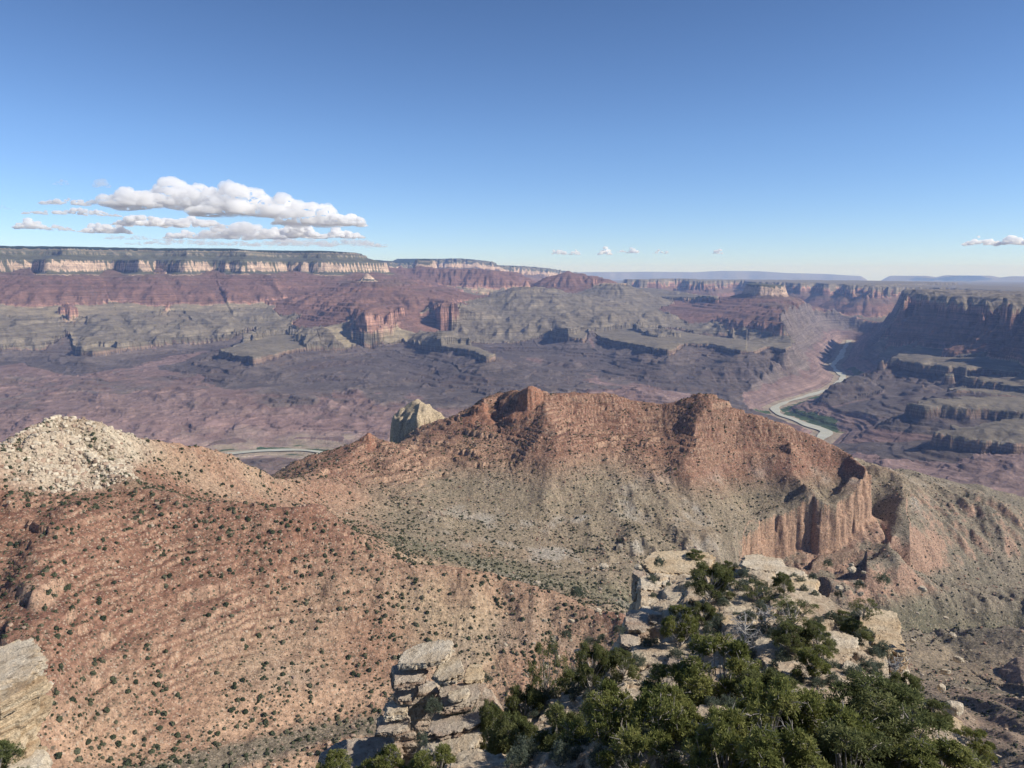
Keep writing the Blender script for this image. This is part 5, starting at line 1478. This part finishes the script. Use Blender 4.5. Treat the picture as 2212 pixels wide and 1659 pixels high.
# sage and low bushes: individual plants, copies share meshes
BUSH = [make_bush(800 + i, .6, 1.0) for i in range(4)]
for m_, s_ in BUSH: s_.materials.append(M_BARK)
rngb = np.random.default_rng(77)
nb = 0
spots = [(1010, 590, 'low grey sage clump on the outcrop')]
cand = []
for _ in range(4000):
    u = rngb.uniform(1090, 2110); v = rngb.uniform(1215, 1659)
    x, y, z = gat(u, v)
    D_ = math.hypot(x, y)
    if D_ > 92 or D_ < 26: continue
    i = math.log(D_ / 20) / .0028; j = (math.atan2(x, y) - fa[0]) / R(.045)
    if sdE[int(i), int(min(max(j, 0), nfc - 1))] > -.4: continue
    if all(math.hypot(x - a, y - b_) > .75 for a, b_, _ in cand):
        cand.append((x, y, z))
    if len(cand) >= 210: break
for (x, y, z) in cand:
    o = link("sage_bush", BUSH[nb % 4][0]); o.location = (x, y, z - .05)
    s_ = rngb.uniform(.55, 1.35); o.scale = (s_, s_, s_ * rngb.uniform(.8, 1.2)); o.rotation_euler = (0, 0, rngb.uniform(0, 6))
    tag(o, "low grey-green brush plant growing on the pale promontory ground", "shrub", "sage plants on the promontory"); nb += 1
for i, (u, v, D, s_, lb) in enumerate([(935, 1534, 48.2, 1.25, "largest blue-green sage growing in the middle of the stacked rock tower"), (1012, 1540, 48.6, 1.1, "right-hand sage plant on the stacked rock tower"),
                          (987, 1546, 48.4, .7, "small sage between the two bigger ones on the stacked rock tower"), (912, 1602, 46.5, .9, "lowest sage at the cleft of the stacked rock tower"),
                          (1050, 1472, 52, .9, "sage plant on the top right corner of the stacked rock tower")]):
    o = link("sage_bush", BUSH[i % 4][0]); o.location = PD(u, v, D); o.scale = (s_,) * 3; tag(o, lb, "shrub")
# loose stones on the promontory
SM = [make_rock((1, 1, .7), 300 + i, n=12, layers=1, blocky=3.5, rough=.25, cracks=0, flat=False) for i in range(5)]
for s_ in SM: s_.materials.append(M_CREAM)
cnt = 0
for _ in range(9000):
    u = rngb.uniform(1080, 2110); v = rngb.uniform(1215, 1659)
    x, y, z = gat(u, v) if rngb.random() < 1 else (0, 0, 0)
    D_ = math.hypot(x, y)
    if D_ > 92 or D_ < 26: continue
    o = link("stone", SM[cnt % 5]); s_ = .18 + .55 * rngb.random() ** 3
    o.location = (x, y, z + .05 * s_); o.scale = (s_ * rngb.uniform(.8, 1.4), s_, s_ * rngb.uniform(.6, 1.1)); o.rotation_euler = (rngb.uniform(-.3, .3), rngb.uniform(-.3, .3), rngb.uniform(0, 6))
    tag(o, "loose pale stone lying on the promontory ground", "stone", "loose stones on the promontory"); cnt += 1
    if cnt >= 240: break
# ------------------------------------------------------------------ brush and boulders on the hills
def bigshrub(seed, n=46, big=1.0):
    rng = np.random.default_rng(seed)
    d = rng.normal(0, 1, (n, 3)); d[:, 2] = np.abs(d[:, 2]) * 1.1; d /= np.linalg.norm(d, axis=1)[:, None]
    c = d * (np.array([.46, .46, .62]) * rng.uniform(.72, 1.08, (n, 1)))
    s = rng.normal(0, 1, (n, 3)); a = np.cross(d, s); a /= np.linalg.norm(a, axis=1)[:, None]; b = np.cross(d, a) + .5 * d * rng.normal(0, 1, (n, 1))
    r_ = rng.uniform(.14, .26, (n, 1)) * big
    V = np.stack([c - a * r_, c + b * r_, c + a * r_, c - b * r_], 1).reshape(-1, 3)
    return V.astype(np.float32), np.arange(4 * n).reshape(n, 4)
SHR = [bigshrub(i) for i in range(6)]
SHL = [bigshrub(20 + i, 15, 1.7) for i in range(6)]
m, nt, b = new_mat("hill_brush")
at = N(nt, "ShaderNodeAttribute", attribute_name="tuft")
oi = N(nt, "ShaderNodeObjectInfo")
tt = mathn(nt, 'FRACT', mathn(nt, 'ADD', at.outputs["Fac"], oi.outputs["Random"]))
cr = N(nt, "ShaderNodeValToRGB"); nt.links.new(tt, cr.inputs[0])
cr.color_ramp.elements[0].color = (.030, .038, .020, 1); cr.color_ramp.elements[1].color = (.13, .12, .075, 1)
e_ = cr.color_ramp.elements.new(.55); e_.color = (.06, .068, .036, 1)
nt.links.new(cr.outputs[0], b.inputs["Base Color"]); M_BRUSH = m
m, nt, b = new_mat("hill_boulder")
at = N(nt, "ShaderNodeAttribute", attribute_name="tuft")
tc = N(nt, "ShaderNodeTexCoord"); n_ = noise(nt, tc.outputs["Object"], 1.1, 5, .6)
c_ = mixrgb(nt, at.outputs["Fac"], (.27, .16, .11), (.53, .46, .35))
f_ = mapr(nt, n_, .3, .7, .75, 1.2); fc = N(nt, "ShaderNodeCombineColor"); [nt.links.new(f_, fc.inputs[i]) for i in range(3)]
nt.links.new(mixrgb(nt, 1.0, c_, fc.outputs[0], 'MULTIPLY'), b.inputs["Base Color"]); M_HB = m

rg = np.random.default_rng(5)
def hat(x, y):
    fc_, fr_ = polar_index(x, y)
    return bil(H, fc_, fr_)
def seen_px(x, y, z):
    fz = y * CP - z * SP; up = y * SP + z * CP
    return 1106 + FP * x / fz, 829.5 - FP * up / fz
for nm_ in ("dE", "dE_", "FL", "FLOW", "FLN", "dN", "rid", "rid2", "hb", "hb_t", "zz", "fr", "H0_", "rough", "rw_", "riser", "recess", "r1", "r2", "r3", "wx", "wy", "r_", "gs", "gs2", "gs3", "gs4", "gw", "fz", "S_save",
            "ben", "wet", "lowc", "base", "nhc", "bandn", "slope", "gx", "gy", "csd", "cut", "Hc", "fillz", "hn2", "brk", "lm", "lm2", "LS", "jog", "amp", "rise", "far", "BED", "FX", "FY", "n1", "n2", "n3", "BED", "VC"):
    globals().pop(nm_, None)
nl.clear()
import gc; gc.collect()
# brush
nc_ = 150000
A_ = rg.uniform(R(-38), R(38), nc_); D_ = np.sqrt(rg.uniform(640 ** 2, 2750 ** 2, nc_))
# keep area-uniform density
bx, by = D_ * np.sin(A_), D_ * np.cos(A_)
fc_, fr_ = polar_index(bx, by)
bz_ = bil(H, fc_, fr_)
dens = .62 + 1.3 * fbm(bx, by, 180, 3, 601) + 1.0 * fbm(bx, by, 45, 2, 611)
vv_, _, _, _, _ = poly_dist(bx.astype(np.float32), by.astype(np.float32), L_(LINES[8]), closed=False)
dens = dens + .9 * np.exp(-(vv_ / 60) ** 2)
vv2, _, _, _, _ = poly_dist(bx.astype(np.float32), by.astype(np.float32), L_(LINES[2]), closed=False)
dens = dens + .8 * np.exp(-((vv2 - 26) / 12) ** 2)
keep = rg.random(nc_) < np.clip(dens, .04, 1.6) * .7 * np.where(np.degrees(A_) > 19, .6, 1) * np.where(D_ < 1250, 1.6, 1)
cxi = bil(CX.astype(np.float32), fc_, fr_); keep &= (cxi < .5) & (bz_ > -1050)
uu, v_ = seen_px(bx, by, bz_)
keep &= (uu > -120) & (uu < 2330) & (v_ < 1760)
keep = np.nonzero(keep)[0]
sz = (1.7 + 4.2 * rg.random(len(keep)) ** 2.2) * np.where(rg.random(len(keep)) < .55, .5, 1) * np.clip(1.15 - (D_[keep] - 700) / 5000, .85, 1.2)
order = np.argsort(-sz / D_[keep]); keep = keep[order]; sz = sz[order]
print("brush", len(keep))
# those that can really be seen: not behind the promontory, not over a crest
def visible(i):
    x, y, z = bx[i], by[i], bz_[i] + 1.5
    t = np.linspace(.3, .985, 60)
    return bool(np.all(hat(x * t[t * D_[i] > 440], y * t[t * D_[i] > 440]) < z * t[t * D_[i] > 440] + .5))
ind = []; rest = []
for n_i, i in enumerate(keep):
    u_, w_ = uu[i], v_[i]
    clear = 0 < u_ < 2212 and w_ < 1655 and not (u_ > 1060 and w_ > 1380) and not (u_ > 800 and w_ > 1390) and not (u_ > 1340 and w_ > 1200 and u_ < 1960) and not (u_ < 110 and w_ > 1395)
    if len(ind) < 300 and clear and visible(i): ind.append(n_i)
    else: rest.append(n_i)
SHM = []
for V, F in SHR:
    me = mesh_from("brush", V, F); me.materials.append(M_BRUSH); SHM.append(me)
for q_, n_i in enumerate(ind):
    i = keep[n_i]; o = link("hillside_shrub", SHM[q_ % 6])
    s_ = sz[n_i]; o.location = (bx[i], by[i], bz_[i] - .1 * s_); o.scale = (s_, s_, s_); o.rotation_euler = (0, 0, q_ * 1.3)
    tag(o, "dark green round bush dotting the red near hillside", "shrub", "bushes dotting the near hillsides")
def mass(name, shapes, X_, Y_, Z_, Sz, mat, val, sink=.1, flatten=1.0):
    VV = []; FF = []; tv = []; base = 0
    pick = rg.integers(0, len(shapes), len(X_)); rot = rg.uniform(0, 6.28, len(X_))
    for k_, (V, F) in enumerate(shapes):
        s = np.nonzero(pick == k_)[0]
        if len(s) == 0: continue
        c, sn = np.cos(rot[s])[:, None], np.sin(rot[s])[:, None]
        sx = Sz[s][:, None]
        V = V.astype(np.float32); c = c.astype(np.float32); sn = sn.astype(np.float32); sx = sx.astype(np.float32)
        vx = (V[None, :, 0] * c - V[None, :, 1] * sn) * sx + X_[s][:, None]
        vx = vx.astype(np.float32); vy = ((V[None, :, 0] * sn + V[None, :, 1] * c) * sx + Y_[s][:, None]).astype(np.float32)
        vz = V[None, :, 2] * sx * flatten + (Z_[s] - sink * Sz[s])[:, None]
        VV.append(np.stack([vx, vy, vz.astype(np.float32)], -1).reshape(-1, 3))
        FF.append((F.astype(np.int32)[None] + (np.arange(len(s), dtype=np.int32) * len(V))[:, None, None]).reshape(-1, F.shape[1]) + base)
        tv.append(np.repeat(val[s], len(V)))
        base += len(s) * len(V)
    me = mesh_from(name, np.concatenate(VV), np.concatenate(FF))
    a = me.attributes.new("tuft", 'FLOAT', 'POINT'); a.data.foreach_set("value", np.concatenate(tv).astype(np.float32))
    return link(name, me, mat)
ri = keep[rest]; rest = np.array(rest)
nearm = D_[ri] < 1150
print("near brush", nearm.sum())
_a = mass("brush_a", SHR, bx[ri][nearm], by[ri][nearm], bz_[ri][nearm], sz[rest][nearm], None, rg.random(nearm.sum()))
_b = mass("brush_b", SHL, bx[ri][~nearm], by[ri][~nearm], bz_[ri][~nearm], sz[rest][~nearm], None, rg.random((~nearm).sum()))
def join(name, objs, mat):
    V_ = []; F_ = []; T_ = []; base = 0
    for o in objs:
        me = o.data; n = len(me.vertices)
        v_ = np.zeros(n * 3, np.float32); me.vertices.foreach_get("co", v_)
        f_ = np.zeros(len(me.loops), np.int32); me.loops.foreach_get("vertex_index", f_)
        t_ = np.zeros(n, np.float32); me.attributes["tuft"].data.foreach_get("value", t_)
        V_.append(v_.reshape(-1, 3)); F_.append(f_.reshape(-1, 4) + base); T_.append(t_); base += n
        bpy.data.objects.remove(o); bpy.data.meshes.remove(me)
    me = mesh_from(name, np.concatenate(V_), np.concatenate(F_))
    a = me.attributes.new("tuft", 'FLOAT', 'POINT'); a.data.foreach_set("value", np.concatenate(T_))
    return link(name, me, mat)
tag(join("distant_brush", [_a, _b], M_BRUSH), "countless dark green bushes sprinkled over all the nearer hills", "brush", kind="stuff")

# boulders
BLD = []
for i in range(6):
    P, F = CS[3]; L = (np.abs(P) ** 7.).sum(1) ** (1 / 7.)
    V = P / L[:, None] * np.array([.55, .45, .38]); V = V * (1 + .55 * fbm3(V + i * 9, .7, 3, 40 + i)[:, None])
    for k_ in range(4):
        nrm = rg.normal(0, 1, 3); nrm /= np.linalg.norm(nrm); dd = V @ nrm; V = V - nrm * np.clip(dd - dd.max() * rg.uniform(.5, .85), 0, None)[:, None]
    BLD.append((V.astype(np.float32), F))
nb_ = 120000
A2 = rg.uniform(R(-37), R(37), nb_); D2 = np.sqrt(rg.uniform(640 ** 2, 2600 ** 2, nb_))
x2, y2 = D2 * np.sin(A2), D2 * np.cos(A2)
# cap of pale blocks
cc_ = PD(135, 915, 1245); nk = 3600
x3 = np.concatenate([cc_[0] + rg.normal(0, 62, nk), cc_[0] + 60 + rg.normal(0, 60, 2500)]); y3 = np.concatenate([cc_[1] + rg.normal(-12, 55, nk), cc_[1] - 60 + rg.normal(0, 50, 2500)])
f2, r2_ = polar_index(x2, y2); z2 = bil(H, f2, r2_)
dn = .25 + 1.1 * fbm(x2, y2, 120, 3, 651) + .6 * fbm(x2, y2, 30, 2, 661)
k2 = (rg.random(nb_) < np.clip(dn, .03, 1) * .6) & (bil(CX.astype(np.float32), f2, r2_) < .5)
x2, y2, z2 = x2[k2], y2[k2], z2[k2]
f3, r3_ = polar_index(x3, y3); z3 = bil(H, f3, r3_)
capm = bil(cap.astype(np.float32), f3, np.minimum(r3_, nr - 2)) > .35
x3, y3, z3 = x3[capm], y3[capm], z3[capm]
xb = np.concatenate([x2, x3]); yb = np.concatenate([y2, y3]); zb = np.concatenate([z2, z3])
sb = np.concatenate([.9 + 4.2 * rg.random(len(x2)) ** 5, 1.0 + 6.0 * rg.random(len(x3)) ** 4])
vb_ = np.concatenate([np.clip(rg.normal(.25, .25, len(x2)), 0, .8), np.clip(rg.normal(.72, .2, len(x3)), .3, 1)])
ub, wb = seen_px(xb, yb, zb)
ok = (ub > -60) & (ub < 2270) & (wb < 1720)
xb, yb, zb, sb, vb_, ub, wb = [a[ok] for a in (xb, yb, zb, sb, vb_, ub, wb)]
Db = np.hypot(xb, yb); ordr = np.argsort(-sb / Db)
print("boulders", len(xb))
bx, by, bz_, D_ = xb, yb, zb, Db
BM = []
for V, F in BLD:
    pair = []
    for val in (.9, .3):
        me = mesh_from("boulder", V, F); a = me.attributes.new("tuft", 'FLOAT', 'POINT'); a.data.foreach_set("value", np.full(len(V), val, np.float32)); me.materials.append(M_HB); pair.append(me)
    BM.append(pair)
ind = []; rest = []
for i in ordr:
    clear = 0 < ub[i] < 2212 and wb[i] < 1655 and not (ub[i] > 1060 and wb[i] > 1380) and not (ub[i] > 800 and wb[i] > 1390) and not (1960 > ub[i] > 1340 and wb[i] > 1200) and not (ub[i] < 110 and wb[i] > 1395)
    if len(ind) < 290 and clear and visible(i): ind.append(i)
    else: rest.append(i)
for q_, i in enumerate(ind):
    pale = vb_[i] > .6
    o = link("boulder", BM[q_ % 6][0 if pale else 1]); s_ = sb[i]
    o.location = (xb[i], yb[i], zb[i] + .12 * s_); o.scale = (s_, s_, s_); o.rotation_euler = (0, 0, q_ * .9)
    if pale: tag(o, "creamy white block heaped on the pale hilltop at left", "boulder", "white blocks on the left hilltop")
    else: tag(o, "reddish tan boulder lying on a brushy slope below the rim", "boulder", "boulders on the red slopes")
rest = np.array(rest)
tag(mass("scattered_boulders", BLD, xb[rest], yb[rest], zb[rest], sb[rest], M_HB, vb_[rest], sink=-.1), "countless small boulders strewn over the nearer hills", "boulders", kind="stuff")
# ------------------------------------------------------------------ clouds far beyond the plateau
def cloud_mat(name, dens):
    m = bpy.data.materials.new(name); m.use_nodes = True
    nt = m.node_tree
    for n in list(nt.nodes): nt.nodes.remove(n)
    out = N(nt, "ShaderNodeOutputMaterial"); v = N(nt, "ShaderNodeVolumeScatter")
    v.inputs["Color"].default_value = (1, 1, 1, 1); v.inputs["Density"].default_value = dens; v.inputs["Anisotropy"].default_value = .2
    nt.links.new(v.outputs[0], out.inputs["Volume"])
    return m
mc = cloud_mat("cloud", .0030); msmall = cloud_mat("small_cloud", .0075); mthin = cloud_mat("thin_cloud", .0013)
ICO = CS[4]
tmp_scene = bpy.data.scenes.new('work')
def cloud(u0, v0, u1, v1, D, n, seed, label, mat=mc, group=None, flatb=True, thick=1.0):
    if mat is mc and (v1 - v0) < 37: mat = msmall
    rng = np.random.default_rng(seed)
    x0, y0, zt = PD((u0 + u1) / 2, v0, D); zb = PD((u0 + u1) / 2, v1, D)[2]
    s = math.hypot(D, zt) / FP
    W = (u1 - u0) * s; Hh = zt - zb
    P, F = ICO; Pn = P / np.linalg.norm(P, axis=1)[:, None]
    VV = []; FF = []
    for i in range(n):
        t = rng.uniform(-1, 1); dep = rng.uniform(-1, 1) * .5
        if fbm3(np.array([[t * 3.1 + seed, dep * 1.5, 0.]]), 1.0, 2, seed)[0] < -.12: continue
        env = (1 - abs(t) ** 3.2) * (.72 + .16 * math.sin(t * 5 + seed) + .12 * math.sin(t * 13 + 2 * seed))
        r = Hh * (rng.uniform(.10, .20) if i % 3 else rng.uniform(.05, .11)) * (.6 + .4 * env)
        zc = zb + r * .6 + rng.random() ** .8 * max(Hh * env * 1.05 - r * 1.5, 0)
        c = np.array([t * (W / 2 - r), dep * min(W * .5, Hh * 2.2) * thick, zc])
        VV.append(c + Pn * r * np.array([2.0, 1.6, .85])); FF.append(F + (len(VV) - 1) * len(P))
    me = mesh_from("c", np.concatenate(VV), np.concatenate(FF))
    o = bpy.data.objects.new("c", me); tmp_scene.collection.objects.link(o)
    md = o.modifiers.new("r", 'REMESH'); md.mode = 'VOXEL'; md.voxel_size = max(Hh / 44, W / 330)
    vl_ = tmp_scene.view_layers[0]; vl_.update(); dg = vl_.depsgraph
    m2 = bpy.data.meshes.new_from_object(o.evaluated_get(dg))
    bpy.data.objects.remove(o); bpy.data.meshes.remove(me)
    co = np.zeros(len(m2.vertices) * 3, np.float32); m2.vertices.foreach_get("co", co); co = co.reshape(-1, 3)
    nv = np.zeros(len(m2.vertices) * 3, np.float32); m2.vertices.foreach_get("normal", nv); nv = nv.reshape(-1, 3)
    lam = Hh * .22
    d = (1 - 2 * np.abs(fbm3(co + seed * 991., lam, 5, seed, .62))) * Hh * .085 + fbm3(co, Hh * .3, 4, seed + 3, .6) * Hh * .22
    co = co + nv * d[:, None]
    if flatb: co[:, 2] = np.maximum(co[:, 2], zb + Hh * (.10 + .30 * fbm3(co * np.array([1, 1, 0]), Hh * 1.3, 4, seed + 7, .6)))
    a = -math.atan2(x0, y0); ca, sa = math.cos(a), math.sin(a)
    xy = co[:, :2].copy(); co[:, 0] = xy[:, 0] * ca - xy[:, 1] * sa; co[:, 1] = xy[:, 0] * sa + xy[:, 1] * ca
    m2.vertices.foreach_set("co", co.ravel()); m2.update()
    m2.name = "cloud"; m2.materials.clear(); m2.materials.append(mat)
    o = bpy.data.objects.new("cloud", m2); col.objects.link(o); o.location = (x0, y0, 0)
    tag(o, label, "cloud", group)
    return o
cloud(205, 404, 335, 449, 52000, 144, 1, "bright rounded cumulus head at the upper left of the big cloud bank")
cloud(265, 389, 520, 456, 54000, 360, 2, "tallest long cumulus mass forming the top of the big cloud bank")
cloud(430, 397, 650, 472, 53000, 312, 3, "dense grey-based cumulus in the centre right of the big cloud bank")
cloud(600, 426, 735, 492, 52000, 216, 4, "cumulus shoulder sloping down at the right side of the big cloud bank")
cloud(695, 455, 788, 490, 51000, 120, 5, "bright rightmost puff of the big cloud bank")
cloud(97, 426, 182, 444, 56000, 85, 6, "small flat-based cloud at the upper left away from the bank")
cloud(76, 447, 240, 466, 62000, 120, 7, "row of small joined puffs left of the bank")
cloud(36, 471, 95, 496, 60000, 72, 8, "leftmost bright cumulus puff over the rim")
cloud(104, 484, 152, 499, 66000, 57, 9, "little flat cloud right of the leftmost bright puff")
cloud(182, 478, 272, 506, 66000, 120, 10, "bright low cloud beneath the left end of the bank")
cloud(262, 462, 470, 492, 64000, 216, 11, "flat layered cloud beneath the tallest mass", thick=2.)
cloud(360, 496, 425, 517, 76000, 85, 12, "low bright puff under the middle of the bank")
cloud(420, 480, 600, 518, 70000, 216, 13, "grey flat-bottomed cloud under the centre of the bank", thick=2.)
cloud(570, 482, 700, 516, 72000, 192, 14, "lower right cloud beneath the shoulder of the bank", thick=2.)
cloud(690, 492, 785, 516, 74000, 120, 15, "low bright cloud beneath the rightmost puff")
cloud(300, 514, 560, 531, 90000, 192, 16, "thin pale streak of cloud low over the rim at left", mthin, thick=3)
cloud(540, 510, 830, 534, 92000, 216, 17, "thin pale streak of cloud low over the rim below the right end of the bank", mthin, thick=3)
cloud(230, 505, 330, 519, 88000, 96, 18, "faint low cloud strip beneath the bright low cloud", mthin)
cloud(117, 386, 147, 401, 50000, 24, 19, "tiny grey wisp high at left", mthin)
cloud(204, 376, 231, 403, 50000, 24, 20, "tiny upright grey wisp high above the left end of the bank", mthin, flatb=False)
cloud(-30, 442, 20, 452, 58000, 28, 21, "tiny cloud at the left edge of the sky", mthin)
for i, (a, b_, c, d) in enumerate([(1190, 536, 1226, 551), (1229, 538, 1253, 551), (1293, 533, 1323, 552), (1331, 538, 1357, 546), (1355, 534, 1381, 548), (1411, 538, 1446, 549), (1541, 536, 1562, 549)]):
    cloud(a, b_, c, d, 85000, 18, 30 + i, ["leftmost of the tiny white clouds over the centre horizon", "second tiny white cloud from the left over the centre horizon", "brightest tall tiny cloud over the centre horizon",
        "thin tiny cloud left of its rounder twin over the horizon", "rounder tiny cloud just right of the thin one over the horizon", "flat tiny cloud second from the right over the centre horizon", "lone tiny cloud furthest right over the centre horizon"][i])
cloud(2088, 511, 2162, 531, 80000, 72, 40, "small white cloud low at the right over the plateau")
cloud(2165, 506, 2240, 531, 80000, 72, 41, "small white cloud cut by the right edge of the sky")
bpy.data.scenes.remove(tmp_scene)
# ------------------------------------------------------------------ haze: one closed box of thin air
def haze():
    x0, x1, y0, y1, z0, z1 = -125000, 125000, -3000, 125000, -2200, 760
    V = [(x, y, z) for x in (x0, x1) for y in (y0, y1) for z in (z0, z1)]
    F = [(0, 1, 3, 2), (4, 6, 7, 5), (0, 4, 5, 1), (2, 3, 7, 6), (0, 2, 6, 4), (1, 5, 7, 3)]
    me = mesh_from("haze", np.array(V), np.array(F))
    m = bpy.data.materials.new("haze"); m.use_nodes = True
    nt = m.node_tree
    for n in list(nt.nodes): nt.nodes.remove(n)
    out = N(nt, "ShaderNodeOutputMaterial"); v = N(nt, "ShaderNodeVolumePrincipled")
    v.inputs["Color"].default_value = (.34, .52, 1.0, 1)
    v.inputs["Density"].default_value = 1.6e-5
    v.inputs["Absorption Color"].default_value = (1, 1, 1, 1)
    v.inputs["Anisotropy"].default_value = 0.0
    nt.links.new(v.outputs[0], out.inputs["Volume"])
    o = link("haze", me, m)
    tag(o, kind="stuff")
haze()
